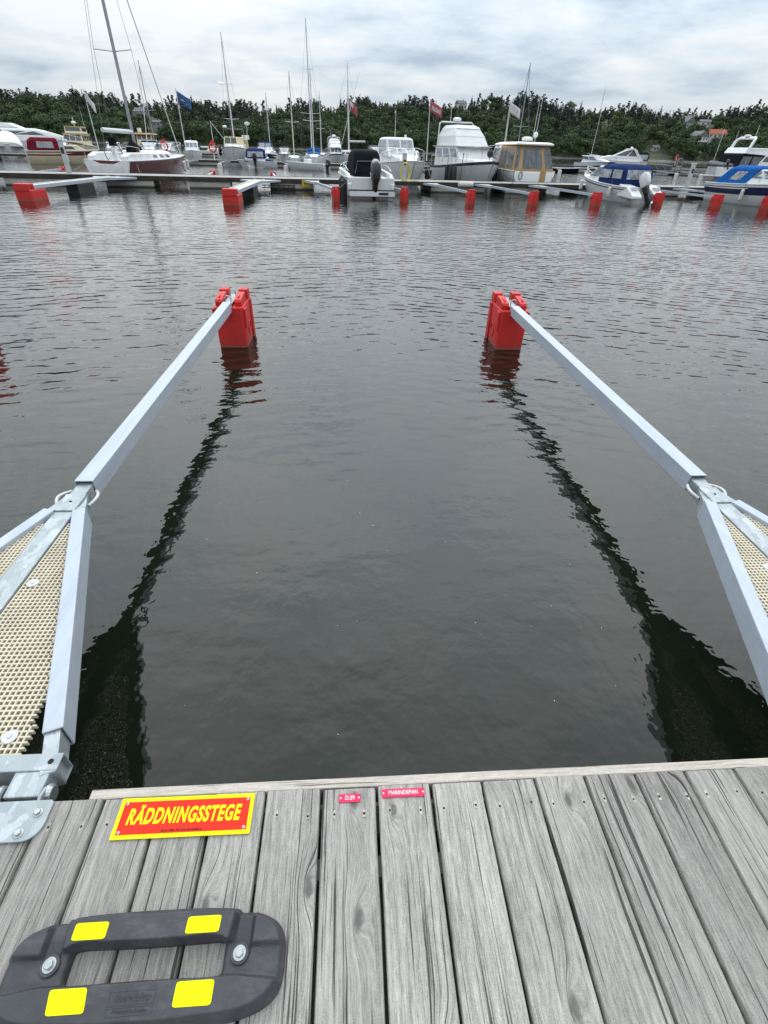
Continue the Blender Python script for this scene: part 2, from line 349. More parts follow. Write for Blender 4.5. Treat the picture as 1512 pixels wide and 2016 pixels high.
def thing(name, label, cat, loc=(0, 0, 0), rz=0.0, group=None):
    o = bpy.data.objects.new(name, None); COL.objects.link(o); o.location = loc; o.rotation_euler = (0, 0, rz); o.empty_display_size = 0.2
    return tag(o, label, cat, group)
def copy_tree(o, parent=None):
    c = o.copy(); COL.objects.link(c); c.parent = parent
    for ch in o.children: copy_tree(ch, c)
    return c
def text_mesh(name, txt, size, mat, parent, loc, sx=1.0, shear=0.0, extrude=0.0006, offset=0.0, rot=(0, 0, 0), align='CENTER', spacing=1.0):
    cu = bpy.data.curves.new(name, 'FONT'); cu.body = txt; cu.size = size; cu.shear = shear; cu.extrude = extrude; cu.offset = offset
    cu.align_x = align; cu.align_y = 'CENTER'; cu.space_character = spacing; cu.resolution_u = 4
    tmp = bpy.data.objects.new(name, cu); COL.objects.link(tmp); bpy.context.view_layer.update()
    me = bpy.data.meshes.new_from_object(tmp.evaluated_get(bpy.context.evaluated_depsgraph_get()))
    bpy.data.objects.remove(tmp); bpy.data.curves.remove(cu)
    me.materials.clear(); me.materials.append(MAT[mat])
    o = bpy.data.objects.new(name, me); COL.objects.link(o); o.parent = parent; o.location = loc; o.rotation_euler = rot; o.scale = (sx, 1, 1)
    return o
# ================================================================== the setting: water, far shore
AXL, AXR, AXO = -1.452, 2.022, -4.80          # axes of the mooring booms
t = NT('water'); p = t.pos(); sp_ = t.node('ShaderNodeSeparateXYZ'); t.l.new(p, sp_.inputs[0]); X, Y = sp_.outputs[0], sp_.outputs[1]
flat = t.node('ShaderNodeCombineXYZ'); t.put(flat, 0, X); t.put(flat, 1, Y); P2 = flat.outputs[0]
warp = t.noise(P2, 0.55, 2, 0.5, 0, 'Color')
wv = t.node('ShaderNodeMix', data_type='VECTOR'); wv.inputs[0].default_value = 0.22; t.l.new(P2, wv.inputs[4]); t.l.new(warp, wv.inputs[5]); PW = wv.outputs[1]
def sstep(v, a, b):
    n = t.node('ShaderNodeMapRange', interpolation_type='SMOOTHSTEP'); t.put(n, 'Value', v); n.inputs['From Min'].default_value = a; n.inputs['From Max'].default_value = b
    return n.outputs[0]
wind = t.noise(P2, 0.09, 3, 0.6)                                             # cat's paws
open_ = sstep(t.math('ADD', t.math('ADD', Y, t.math('MULTIPLY', t.math('ABSOLUTE', t.math('SUBTRACT', X, 0.4)), 0.9)), t.math('MULTIPLY', wind, 2.0)), 3.0, 9.5)
amp = t.math('MULTIPLY_ADD', open_, 0.78, 0.22)
amp = t.math('MULTIPLY', amp, t.math('MULTIPLY_ADD', wind, 1.3, 0.35))
A = t.noise(t.map(PW, rot=(0, 0, R(-19)), sc=(2.3, 6.2, 1)), 1.0, 2, 0.5)
B = t.noise(t.map(PW, rot=(0, 0, R(28)), sc=(3.2, 8.0, 1), loc=(5, 9, 0)), 1.0, 2, 0.5)
C_ = t.noise(t.map(PW, sc=(1.0, 1.35, 1)), 13.0, 2, 0.5)
D = t.noise(t.map(P2, rot=(0, 0, R(-8)), sc=(0.6, 1.6, 1)), 1.2, 2, 0.5)
hgt = t.math('ADD', t.math('MULTIPLY', A, 0.0195), t.math('MULTIPLY', B, 0.0130))
hgt = t.math('ADD', hgt, t.math('MULTIPLY', C_, 0.0034))
E_ = t.noise(t.map(PW, rot=(0, 0, R(-6)), sc=(1.3, 1.9, 1), loc=(3, 1, 0)), 1.0, 3, 0.55)
hgt = t.math('ADD', hgt, t.math('MULTIPLY', E_, 0.026))
def train(rot, scale, loc, a_, mask):
    n = t.node('ShaderNodeTexWave', wave_type='BANDS', bands_direction='X', wave_profile='SIN'); t.l.new(t.map(PW, rot=(0, 0, R(rot)), loc=loc), n.inputs['Vector'])
    n.inputs['Scale'].default_value = scale; n.inputs['Distortion'].default_value = 3.2; n.inputs['Detail'].default_value = 2.0; n.inputs['Detail Scale'].default_value = 0.9
    return t.math('MULTIPLY', t.math('MULTIPLY', n.outputs['Fac'], a_), mask)
brk = t.math('MULTIPLY', t.math('SUBTRACT', t.noise(t.map(P2, sc=(0.8, 1.1, 1)), 1.3, 3, 0.6), 0.30, clamp=True), 3.0, clamp=True)
near_ = t.math('MULTIPLY', brk, t.math('MULTIPLY', sstep(Y, 2.2, 4.6), sstep(Y, 26.0, 8.0)))
hgt = t.math('ADD', hgt, train(-112, 1.55, (0, 0, 0), 0.0100, t.math('MULTIPLY', near_, sstep(X, 2.6, -0.6))))
hgt = t.math('ADD', hgt, train(-62, 1.75, (3, 5, 0), 0.0085, t.math('MULTIPLY', near_, sstep(X, -1.2, 1.6))))
hgt = t.math('ADD', hgt, train(-98, 2.6, (1, 2, 0), 0.0024, near_))
hgt = t.math('MULTIPLY', hgt, t.math('MULTIPLY', amp, t.math('SUBTRACT', 1.0, t.math('MULTIPLY', sstep(Y, 7.5, 20.0), 0.58))))
hgt = t.math('ADD', hgt, t.math('MULTIPLY', D, 0.012))
hgt = t.math('ADD', hgt, t.math('MULTIPLY', t.noise(PW, 6.5, 3, 0.55), 0.0072))
for fx in (AXL, AXR, AXO):                                            # rings spreading from the bobbing floats
    dx = t.math('SUBTRACT', X, fx); dy = t.math('SUBTRACT', Y, 6.5)
    r = t.math('SQRT', t.math('ADD', t.math('MULTIPLY', dx, dx), t.math('MULTIPLY', dy, dy)))
    r = t.math('ADD', r, t.math('MULTIPLY', t.noise(P2, 2.6, 3, 0.6), 0.30))
    env = t.math('MULTIPLY', sstep(r, 3.0, 0.5), 0.00075)
    hgt = t.math('ADD', hgt, t.math('MULTIPLY', t.math('SINE', t.math('MULTIPLY', r, 46.0)), env))
t.b.inputs['IOR'].default_value = 1.39
MAT['water'] = t.done((0.0062, 0.0092, 0.0050), 0.025, 0.0, t.bump(hgt, 1.0, 1.0))
w = MB().add([(-3000, -40, 0), (3000, -40, 0), (3000, 3000, 0), (-3000, 3000, 0)], [(0, 1, 2, 3)]).obj('water', 'water'); tag(w, kind='structure')

# ---- terrain of the far shore
rng = np.random.default_rng(7)
SKX = [-700, -314, -270, -225, -180, -112, -40, 34, 104, 152, 228, 307, 330, 407, 520, 800]
SKZ = [30, 35, 33, 34.5, 34, 29, 34, 38.5, 42, 43, 42, 36, 41, 44, 44, 40]
def shore(x): return 438 + 9*np.sin(x*0.013+0.6) + 5*np.sin(x*0.041)
def ground(x, y):
    t_ = np.clip((y - shore(x))/150.0, -0.3, 1.35)
    ridge = np.interp(x, SKX, SKZ) - 9.8
    q = np.clip(t_, 0, 1); s_ = q*q*(3-2*q)
    z = ridge*(0.75*s_ + 0.25*q) + 0.9*np.clip(t_*12, -2, 1) + 1.1*np.sin(x*0.05+y*0.031)*q + 0.7*np.sin(x*0.11-y*0.07)*q
    z = z + q*(2.2*np.sin(x*0.047+1.3)+1.5*np.sin(x*0.118))*0.8
    return np.where(t_ > 1, z - (t_-1)*25, z)
gx = np.linspace(-760, 860, 163); gy = np.concatenate([np.linspace(418, 470, 27), np.linspace(475, 660, 38)])
GX, GY = np.meshgrid(gx, gy); GZ = ground(GX, GY); nx, ny = len(gx), len(gy)
vs = np.stack([GX.ravel(), GY.ravel(), GZ.ravel()], 1)
fs = [(j*nx+i, j*nx+i+1, (j+1)*nx+i+1, (j+1)*nx+i) for j in range(ny-1) for i in range(nx-1)]
t = NT('shore_ground'); p = t.pos(); n = t.noise(p, 0.35, 6, 0.6); n2 = t.noise(p, 0.05, 4, 0.6)
c = t.mix(sstep2 := t.math('MULTIPLY', t.math('SUBTRACT', n2, 0.42), 6.0, clamp=True), (0.030, 0.042, 0.016), (0.062, 0.072, 0.030))
z = t.node('ShaderNodeSeparateXYZ'); t.l.new(p, z.inputs[0])
rock = t.math('SUBTRACT', 1.0, t.math('DIVIDE', t.math('SUBTRACT', z.outputs[2], t.math('MULTIPLY', n, 1.6)), 0.5, clamp=True), clamp=True)
c = t.mix(rock, c, t.ramp(n, [(0.3, (0.075, 0.07, 0.062)), (0.7, (0.20, 0.19, 0.17))]))
MAT['shore_ground'] = t.done(c, 0.95)
mb = MB(); mb.add(vs.tolist(), fs); hill = mb.obj('hill', 'shore_ground', smooth=True); tag(hill, kind='structure')

# ---- tree prototypes: arrays of small leaf faces
def leafquads(c, n_dir, size, rg, jit=0.34):
    k = len(c); n_ = n_dir/np.maximum(np.linalg.norm(n_dir, axis=1, keepdims=True), 1e-6)
    n_ = n_ + rg.normal(0, jit, (k, 3)); n_ /= np.linalg.norm(n_, axis=1, keepdims=True)
    a = np.cross(n_, rg.normal(0, 1, (k, 3))); a /= np.linalg.norm(a, axis=1, keepdims=True); b = np.cross(n_, a)
    s1 = size[:, None]*rg.uniform(0.6, 1.2, (k, 1)); s2 = size[:, None]*rg.uniform(0.35, 0.8, (k, 1))
    v = np.stack([c - a*s1 - b*s2*0.4, c + a*s1*0.3 - b*s2, c + a*s1 + b*s2*0.4, c - a*s1*0.3 + b*s2], 1)
    nd = n_dir/np.maximum(np.linalg.norm(n_dir, axis=1, keepdims=True), 1e-6) + rg.normal(0, 0.22, (k, 3)); nd /= np.linalg.norm(nd, axis=1, keepdims=True)
    return np.concatenate([v.reshape(-1, 3), np.repeat(nd, 4, axis=0)], 1)
def decid(rg, h, r, n, leaf):
    lobes = []
    for i in range(11):
        a = rg.uniform(0, 2*math.pi); q = rg.uniform(0.15, 0.95)
        rad = r*0.62*math.sqrt(max(0.0, 1-(q*1.05-0.35)**2))*rg.uniform(0.4, 1.0)
        lobes.append((rad*math.cos(a), rad*math.sin(a), h*(0.16+0.70*q), r*rg.uniform(0.34, 0.52)))
    lobes = np.array(lobes); out = []
    for nn, jit, rr_, sz in ((len(lobes)*27, 0.14, 0.82, None), (n, 0.34, 1.0, leaf)):
        L = lobes[np.arange(nn) % len(lobes)] if sz is None else lobes[rg.integers(0, len(lobes), nn)]
        d = rg.normal(0, 1, (nn, 3)); d[:, 2] = np.abs(d[:, 2])*0.9 - 0.3; d /= np.linalg.norm(d, axis=1, keepdims=True)
        c = L[:, :3] + d*L[:, 3:4]*rr_*rg.uniform(0.86, 1.08, (nn, 1))*np.array([1, 1, 0.95])
        out.append(leafquads(c, d, L[:, 3]*0.27 if sz is None else rg.uniform(0.6, 1.25, nn)*sz, rg, jit))
    return np.concatenate(out)
def pine(rg, h, r, n, leaf):
    k = 8; lobes = []
    for i in range(k):
        q = i/(k-1); a = rg.uniform(0, 2*math.pi); z_ = h*(0.30+0.66*q); rad = r*(0.75-0.55*q)*rg.uniform(0.3, 1.0)
        lobes.append((rad*math.cos(a), rad*math.sin(a), z_, r*(0.50-0.22*q)*rg.uniform(0.8, 1.2)))
    lobes = np.array(lobes); L = lobes[rg.integers(0, k, n)]
    d = rg.normal(0, 1, (n, 3)); d /= np.linalg.norm(d, axis=1, keepdims=True)
    c = L[:, :3] + d*L[:, 3:4]*rg.uniform(0.5, 1.1, (n, 1))*np.array([1, 1, 0.62])
    return leafquads(c, d, rg.uniform(0.6, 1.2, n)*leaf, rg)
def spruce(rg, h, r, n, leaf):
    q = 1-np.sqrt(rg.uniform(0, 1, n)); q = np.clip(q, 0, 0.97); a = rg.uniform(0, 2*math.pi, n)
    layer = 0.78+0.22*np.cos(q*h*2.6)
    rad = r*(1-q)**0.9*layer*rg.uniform(0.55, 1.05, n)
    c = np.stack([rad*np.cos(a), rad*np.sin(a), h*(0.08+0.92*q) - rad*0.18], 1)
    d = np.stack([np.cos(a), np.sin(a), np.full(n, 0.5)], 1)
    return leafquads(c, d, leaf*(0.55+0.75*(1-q))*rg.uniform(0.7, 1.2, n), rg)
def quad_mesh(name, v, mat, tint):
    nrm = v[:, 3:6]; v = v[:, :3]; n = len(v); k = n//4; me = bpy.data.meshes.new(name)
    me.vertices.add(n); me.vertices.foreach_set('co', np.ascontiguousarray(v, dtype=np.float32).ravel())
    me.loops.add(n); me.loops.foreach_set('vertex_index', np.arange(n, dtype=np.int32))
    me.polygons.add(k); me.polygons.foreach_set('loop_start', np.arange(0, n, 4, dtype=np.int32))
    at = me.attributes.new('tint', 'FLOAT', 'POINT'); at.data.foreach_set('value', np.ascontiguousarray(tint, dtype=np.float32))
    me.update(calc_edges=True); me.validate(); me.polygons.foreach_set('use_smooth', np.ones(k, dtype=bool)); me.normals_split_custom_set_from_vertices(nrm.tolist()); me.materials.append(MAT[mat]); return me
def leafmat(name, dark, mid, light):
    t = NT(name); at = t.node('ShaderNodeAttribute', attribute_name='tint').outputs['Fac']
    rp = t.node('ShaderNodeNewGeometry').outputs['Random Per Island']; ob = t.node('ShaderNodeObjectInfo').outputs['Random']
    f = t.math('ADD', t.math('MULTIPLY', at, 0.55), t.math('ADD', t.math('MULTIPLY', rp, 0.14), t.math('MULTIPLY', ob, 0.2)))
    MAT[name] = t.done(t.ramp(f, [(0.1, dark), (0.5, mid), (0.9, light)]), 0.75, spec=0.2)
leafmat('leaf_broad', (0.026, 0.045, 0.018), (0.046, 0.079, 0.028), (0.082, 0.122, 0.042))
leafmat('leaf_needle', (0.015, 0.024, 0.018), (0.025, 0.039, 0.025), (0.040, 0.056, 0.032))

HOUSES = [  # x, y, base z offset handled by ground, clearing radius
    (286, 486), (301, 497), (305, 545), (316, 512), (322, 548), (243, 468), (171, 628), (108, 618), (-165, 512), (-144, 480), (-36, 612)]
def clear(x, y):
    for hx, hy in HOUSES:
        vx, vy = hx, hy; L_ = math.hypot(vx, vy); ux, uy = vx/L_, vy/L_
        s_ = (x*ux + y*uy); d_ = abs(x*uy - y*ux)
        if d_ < 9 and L_-34 < s_ < L_+9: return True
    return False
def is_conifer(x, y, tt):
    k = 0.5+0.5*math.sin(x*0.021+1.0); return rng.uniform() < (0.06 + 0.92*max(0, min(1, (tt-0.24-0.24*k)*2.6)))
PD = [decid(rng, 1.0, 0.50, 170, 0.040) for _ in range(5)]
PS = [spruce(rng, 1.0, 0.27, 200, 0.050) for _ in range(3)]; PP = [pine(rng, 1.0, 0.36, 200, 0.048) for _ in range(4)]
bv, bt, nv, ntint = [], [], [], []; sky_spots, front_spots = [], []
for row, d0 in enumerate(np.arange(5, 196, 6.0)):
    for x in np.arange(-410, 500, 6.6):
        xx = x + rng.uniform(-3, 3); yy = float(shore(xx)) + d0 + rng.uniform(-2.8, 2.8)
        if xx < -0.62*yy or xx > 0.92*yy or clear(xx, yy): continue
        tt = d0/150.0; con = is_conifer(xx, yy, tt); z0 = float(ground(xx, yy)) - 0.3
        if con: cl = 0.5+0.5*math.sin(xx*0.085+2.2*math.sin(xx*0.021)); h = rng.uniform(6.5, 10.5)*(0.72+0.62*cl); pr = (PS if rng.uniform() < 0.5 else PP); pr = pr[rng.integers(0, len(pr))]
        else: h = rng.uniform(8, 13.0)*(0.62 if row == 0 else 1); pr = PD[rng.integers(0, len(PD))]
        a = rng.uniform(0, 6.28); ca, sa = math.cos(a), math.sin(a); wd = h*rng.uniform(0.85, 1.2)
        v = np.stack([(pr[:, 0]*ca - pr[:, 1]*sa)*wd + xx, (pr[:, 0]*sa + pr[:, 1]*ca)*wd + yy, pr[:, 2]*h + z0, pr[:, 3]*ca - pr[:, 4]*sa, pr[:, 3]*sa + pr[:, 4]*ca, pr[:, 5]], 1)
        tn = rng.beta(1.3, 1.3)
        (nv if con else bv).append(v); (ntint if con else bt).append(np.full(len(v), tn))
for nm, vv, tv, mat, lab in (('broadleaf_wood', bv, bt, 'leaf_broad', 'mass of broadleaf trees covering the far shore'), ('conifer_wood', nv, ntint, 'leaf_needle', 'mass of dark conifers along the top of the ridge')):
    me = quad_mesh(nm, np.concatenate(vv), mat, np.concatenate(tv)); o = bpy.data.objects.new(nm, me); COL.objects.link(o); tag(o, lab, 'wood', kind='stuff')
# single trees that stand out against the sky or at the water's edge
def tree_thing(name, v, mat, trunk_h, trunk_r, label, group):
    root = thing(name, label, 'tree', group=group)
    cr = bpy.data.objects.new('crown', quad_mesh('crown', v, mat, np.full(len(v), 0.5))); COL.objects.link(cr); cr.parent = root
    mb = MB().tube([(0, 0, -1.5), (0.1, 0, trunk_h*0.5), (0, 0.1, trunk_h)], [trunk_r, trunk_r*0.75, trunk_r*0.3], 6)
    for k in range(4):
        a = k*1.7; mb.tube([(0, 0, trunk_h*(0.5+0.1*k)), (math.cos(a)*1.3, math.sin(a)*1.3, trunk_h*(0.64+0.1*k))], [trunk_r*0.4, trunk_r*0.12], 5)
    mb.obj('trunk', 'bark', root); return root
spr = [tree_thing('spruce_tree', spruce(rng, 16, 3.9, 520, 0.62), 'leaf_needle', 14, 0.22, 'narrow dark spruce rising above the ridge line', 'spruces on the ridge') for _ in range(2)]
pin = [tree_thing('pine_tree', pine(rng, 16, 5.2, 520, 0.60), 'leaf_needle', 14.5, 0.24, 'ragged dark pine standing out on the ridge line', 'pines on the ridge') for _ in range(3)]
dec = [tree_thing('broadleaf_tree', decid(rng, 11, 5.2, 480, 0.40), 'leaf_broad', 7.5, 0.25, 'rounded green tree at the edge of the far shore', 'round trees along the far shore') for _ in range(3)]
def spread(protos, spots):
    for i, (x, y, s_) in enumerate(spots):
        o = protos[i] if i < len(protos) else copy_tree(protos[i % len(protos)])
        o.location = (x, y, float(ground(np.array(x), np.array(y)))-0.2); o.scale = (s_, s_, s_*rng.uniform(0.9, 1.12)); o.rotation_euler = (0, 0, rng.uniform(0, 6.28))
ss, pp_ = [], []
for i in range(120):
    x = -300 + i*5.9 + rng.uniform(-5, 5); y = float(shore(x)) + rng.uniform(132, 170); s_ = rng.choice([0.48, 0.54, 0.6, 0.68, 0.82])
    if x > 0.80*y or x < -0.6*y or clear(x, y): continue
    (ss if rng.uniform() < 0.42 else pp_).append((x, y, s_))
spread(spr, ss); spread(pin, pp_)
dd = []
for i in range(62):
    x = -235 + i*9.3 + rng.uniform(-3.5, 3.5); y = float(shore(x)) + rng.uniform(4, 13)
    if clear(x, y): continue
    dd.append((x, y, rng.uniform(0.6, 1.15)))
spread(dec, dd)

# ---- houses on the far shore
def house(label, x, y, w, d, h, roof_h, wall, roof, rz=0.0, wins=3, floors=1, ridge='x', name='house', porch=False, lift=0.0):
    z0 = float(ground(np.array(x), np.array(y))) - 0.6 + lift
    r_ = thing(name, label, 'house', (x, y, z0), rz)
    MB().box(-w/2, w/2, -d/2, d/2, -2.0 - lift, h).obj('wall', wall, r_)
    o = 0.45; mb = MB()
    if ridge == 'x': mb.xprism([(-d/2-o, h-0.1), (d/2+o, h-0.1), (0, h+roof_h)], -w/2-o, w/2+o)
    else:
        n_ = [(-w/2-o, h-0.1), (w/2+o, h-0.1), (0, h+roof_h)]
        mb.add([(a, -d/2-o, b) for a, b in n_] + [(a, d/2+o, b) for a, b in n_], [(2,1,0),(3,4,5),(0,1,4,3),(1,2,5,4),(2,0,3,5)])
    ro = mb.obj('roof', roof, r_); MB().box(w*0.18, w*0.18+0.8, -0.4, 0.4, h+roof_h*0.3, h+roof_h+0.7).obj('chimney', 'house_grey', ro)
    for fl in range(floors):
        for k in range(wins):
            cx = -w/2 + w*(k+0.5)/wins; zb = h*(fl+0.32)/floors
            wo_ = MB().box(cx-0.62, cx+0.62, -d/2-0.06, -d/2+0.02, zb, zb+1.35).obj('window', 'glass', r_)
            fr = MB()
            for a, b, c_, d_ in ((cx-0.72, cx+0.72, zb-0.1, zb), (cx-0.72, cx+0.72, zb+1.35, zb+1.45), (cx-0.72, cx-0.62, zb, zb+1.35), (cx+0.62, cx+0.72, zb, zb+1.35)): fr.box(a, b, -d/2-0.09, -d/2+0.01, c_, d_)
            fr.obj('frame', 'house_white', wo_)
    if porch:
        mb = MB().box(-w/2-0.5, w/2+0.5, -d/2-2.6, -d/2-0.1, h*0.42, h*0.42+0.2)
        for k in range(6): px_ = -w/2 + w*k/5; mb.box(px_-0.11, px_+0.11, -d/2-2.5, -d/2-2.3, -1.5, h*0.42)
        mb.box(-w/2-0.4, w/2+0.4, -d/2-2.55, -d/2-2.45, h*0.42+0.9, h*0.42+1.0); mb.obj('veranda', 'house_white', r_)
    return r_
house('large white two-storey villa with veranda among the trees', 286, 486, 13, 9, 6.4, 3.6, 'house_white', 'roof_grey', R(18), 4, 2, 'y', porch=True)
house('small white annexe with grey roof beside the villa', 301, 497, 9, 7, 4.0, 2.2, 'house_white', 'roof_grey', R(10), 3)
house('pale house with steep gable above the red-roofed house', 305, 545, 14, 9, 4.4, 4.4, 'house_grey', 'roof_grey', R(30), 3, 1, 'y', lift=1.5)
house('long low house with orange-red tiled roof', 316, 512, 15, 8, 3.0, 3.2, 'house_white', 'roof_red', R(-6), 4, lift=2.0)
house('white cottage high on the slope beside the pale gabled house', 324, 548, 9, 7, 3.2, 1.6, 'house_white', 'roof_grey', R(-15), 2, lift=1.0)
house('tiny white boathouse on the rocks by the far water', 243, 468, 5.5, 4, 2.8, 1.2, 'house_white', 'roof_grey', R(8), 2)
house('flat white building showing above the ridge pines', 171, 615, 14, 7, 6.5, 0.7, 'house_white', 'roof_grey', 0, 4, lift=4.5)
house('cream house with low gable on the ridge behind pines', 108, 600, 9, 7, 4.5, 2.4, 'house_white', 'roof_grey', R(20), 3, lift=3.0)
house('brown house half hidden behind the tall sailboat mast', -165, 512, 9, 7, 6.4, 2.4, 'house_grey', 'roof_grey', R(-20), 3, 2)
house('small grey cabin in the trees by the blue flag', -144, 480, 6, 5, 2.8, 1.2, 'house_grey', 'roof_grey', R(-10), 2, lift=3.5)
house('red-brown house peeping from the ridge trees', -36, 600, 8, 6, 4.0, 2.2, 'house_dark', 'roof_red', R(10), 3, lift=6.0)
mt = thing('radio_mast', 'thin lattice radio mast rising behind the ridge', 'mast', (262, 640, 20))
mb = MB()
for sx, sy in ((-0.7, -0.7), (0.7, -0.7), (0, 0.8)): mb.tube([(sx, sy, 0), (sx*0.35, sy*0.35, 36)], 0.14, 5)
mb.obj('lattice_leg', 'alu', mt)
mb = MB()
for k in range(12): z_ = 2+k*2.8; mb.tube([(-0.6, -0.6, z_), (0.6, -0.6, z_+1.4), (0, 0.7, z_+2.6)], 0.07, 4)
mb.obj('bracing', 'alu', mt)
MB().tube([(0, 0, 36), (0, 0, 40)], 0.1, 5).obj('antenna', 'alu', mt)
# ================================================================== the near pier
DZ = 0.52
pier = thing('pier', 'weathered grey plank pier with a pale edge board over the water', 'pier', (0, 0, 0))
gaps = [-0.717, -0.56, -0.41, -0.263, -0.103, 0.058, 0.218, 0.371, 0.532, 0.686, 0.845, 1.002, 1.162]
while gaps[0] > -3.0: gaps.insert(0, gaps[0]-0.158)
while gaps[-1] < 3.6: gaps.append(gaps[-1]+0.158)
rp = random.Random(11)
for i in range(len(gaps)-1):
    x0, x1 = gaps[i]+0.0042, gaps[i+1]-0.0042; w_ = x1-x0; ye = 0.657 + rp.uniform(-0.004, 0.003); dz = rp.uniform(-0.0015, 0.0015)
    # cross-section with worn, eased edges drawn along the plank, the near end a little ragged
    sec = [(-w_/2, -0.028), (-w_/2, -0.006), (-w_/2+0.0025, -0.0016), (-w_/2+0.008, 0), (-w_/6, 0.0006), (w_/6, 0.0006), (w_/2-0.008, 0), (w_/2-0.0025, -0.0016), (w_/2, -0.006), (w_/2, -0.028)]
    ys = [-1.9, -0.8, 0.1, 0.35, 0.5, 0.6, 0.645, ye]
    cup = rp.uniform(-0.0016, 0.0018); bow = [rp.uniform(-0.0011, 0.0011) for _ in ys]
    rings = [[(a + bow[k], y_, b + dz + cup*((2*a/w_)**2) + (-0.002 if y_ == ye else 0)) for a, b in sec] for k, y_ in enumerate(ys)]
    mb = MB().loft([r_[::-1] for r_ in rings]); pl = mb.obj('plank', 'wood_grey', pier, ((x0+x1)/2, 0, DZ), smooth=True)
    if -1.35 < x0 < 2.4:
        for sx in (-0.30, 0.30):
            nx_ = sx*w_ + rp.uniform(-0.006, 0.006); ny_ = 0.588 + rp.uniform(-0.004, 0.004)
            MB().tube([(nx_, ny_, -0.004), (nx_, ny_, 0.0014+dz)], 0.0032, 8).obj('nail', 'dark_hole', pl)
            MB().prism([(nx_+0.0042*math.cos(a)*(1+0.1*sx), ny_+0.012*math.sin(a)) for a in [k*math.pi/5 for k in range(10)]], 0.0002, 0.0009+dz).obj('nail_scar', 'wood_pale', pl)
        if w_ > 0.16 or i % 7 == 3:
            cx = rp.uniform(-0.25, 0.25)*w_; cy = rp.uniform(0.25, 0.48)
def edge_board(x0, x1):
    MB().box(x0, x1, 0.6595, 0.687, DZ-0.115, DZ-0.004).obj('edge_board', 'wood_pale', pier, bevel=0.003)
edge_board(-0.763, 1.36); edge_board(2.66, 5.2); 
edge_board(-3.9, -2.14)
for y_ in (0.58, -0.3, -1.2):
    MB().box(-3.9, 5.2, y_-0.035, y_+0.035, DZ-0.20, DZ-0.030).obj('joist', 'under_dark', pier)
MB().box(-3.9, 5.2, -1.85, 0.50, -0.35, DZ-0.205).obj('pontoon', 'concrete', pier, bevel=0.02)

# ---- enamel sign and tags
sg = thing('rescue_ladder_sign', 'red and yellow rescue ladder sign reading RÄDDNINGSSTEGE on the planks', 'sign', (-0.477, 0.601, DZ+0.0045), R(-0.3))
def rrect(w_, h_, r_, n=4):
    pts = []
    for cx, cy, a0 in ((w_/2-r_, h_/2-r_, 0), (-w_/2+r_, h_/2-r_, 90), (-w_/2+r_, -h_/2+r_, 180), (w_/2-r_, -h_/2+r_, 270)):
        for k in range(n+1): a = R(a0+90*k/n); pts.append((cx+r_*math.cos(a), cy+r_*math.sin(a)))
    return pts
MB().prism(rrect(0.369, 0.1035, 0.003), -0.0012, 0.0018).obj('plate', 'sign_yellow', sg, bevel=0.0006)
MB().prism(rrect(0.347, 0.082, 0.0015), 0.0016, 0.0023).obj('red_field', 'sign_red', sg)
text_mesh('lettering', 'RÄDDNINGSSTEGE', 0.0540, 'sign_yellow', sg, (-0.003, 0.001, 0.0025), 0.60, 0.16, 0.0003, 0.0021, spacing=1.13)
text_mesh('small_lettering', 'Shore Safety AB www.shoresafety.se', 0.0098, 'sign_ink', sg, (0.0, -0.0345, 0.0025), 0.72, 0.3, 0.0002, 0.00025, spacing=1.05)
for sx, sy in ((-1, 1), (1, 1), (-1, -1), (1, -1)):
    s_ = MB().tube([(sx*0.1665, sy*0.036, 0.001), (sx*0.1665, sy*0.036, 0.0038), (sx*0.1665, sy*0.036, 0.0046)], [0.0042, 0.0042, 0.002], 12).obj('screw', 'steel_bolt', sg)
    MB().tube([(sx*0.1665, sy*0.036, 0.0044), (sx*0.1665, sy*0.036, 0.0049)], 0.0013, 6).obj('recess', 'dark_hole', s_)
def tagplate(name, label, txt, x, y, w_, h_, size):
    r_ = thing(name, label, 'tag', (x, y, DZ+0.0030), R(-0.4))
    MB().prism(rrect(w_, h_, 0.0018), -0.001, 0.0018).obj('plate', 'tag_pink', r_, bevel=0.0005)
    text_mesh('lettering', txt, size, 'tag_white', r_, (0, 0.0002, 0.0019), 0.86, 0, 0.0002, 0.0002)
    for sx in (-1, 1): MB().tube([(sx*(w_/2-0.0045), 0, 0.0005), (sx*(w_/2-0.0045), 0, 0.0030)], 0.0024, 8).obj('screw', 'tag_white', r_)
tagplate('berth_tag', 'small pink engraved tag reading D:39', 'D:39', -0.021, 0.626, 0.061, 0.0225, 0.0165)
tagplate('name_tag', 'longer pink engraved tag reading MARINDEPAN', 'MARINDEPAN', 0.134, 0.6335, 0.124, 0.0225, 0.0160)

# ---- rescue ladder step: moulded ring with bars, channels and lobes
st = thing('rescue_ladder_step', 'dark grey moulded rescue ladder step with yellow reflectors bolted to the planks', 'ladder step', (-0.4775, 0.290, DZ), R(-0.2))
def sm(a, b, x): q = max(0.0, min(1.0, (x-a)/(b-a))); return q*q*(3-2*q)
def outer(tn):
    # rounded stadium, squarer at the camera side
    a, b = 0.3075, 0.1015; c_, s_ = math.cos(tn), math.sin(tn); e_ = 2/3.3
    return (a*math.copysign(abs(c_)**e_, c_), b*math.copysign(abs(s_)**(2/3.6), s_) - 0.004)
def inner(tn):
    a, b = 0.171, 0.0285; c_, s_ = math.cos(tn), math.sin(tn); e_ = 2/9.0
    x = a*math.copysign(abs(c_)**e_, c_); y = b*math.copysign(abs(s_)**e_, s_) + 0.004
    return (x, y - 0.004*(x/a)**2*(1 if s_ < 0 else -1))
BX, BY = 0.207, 0.008
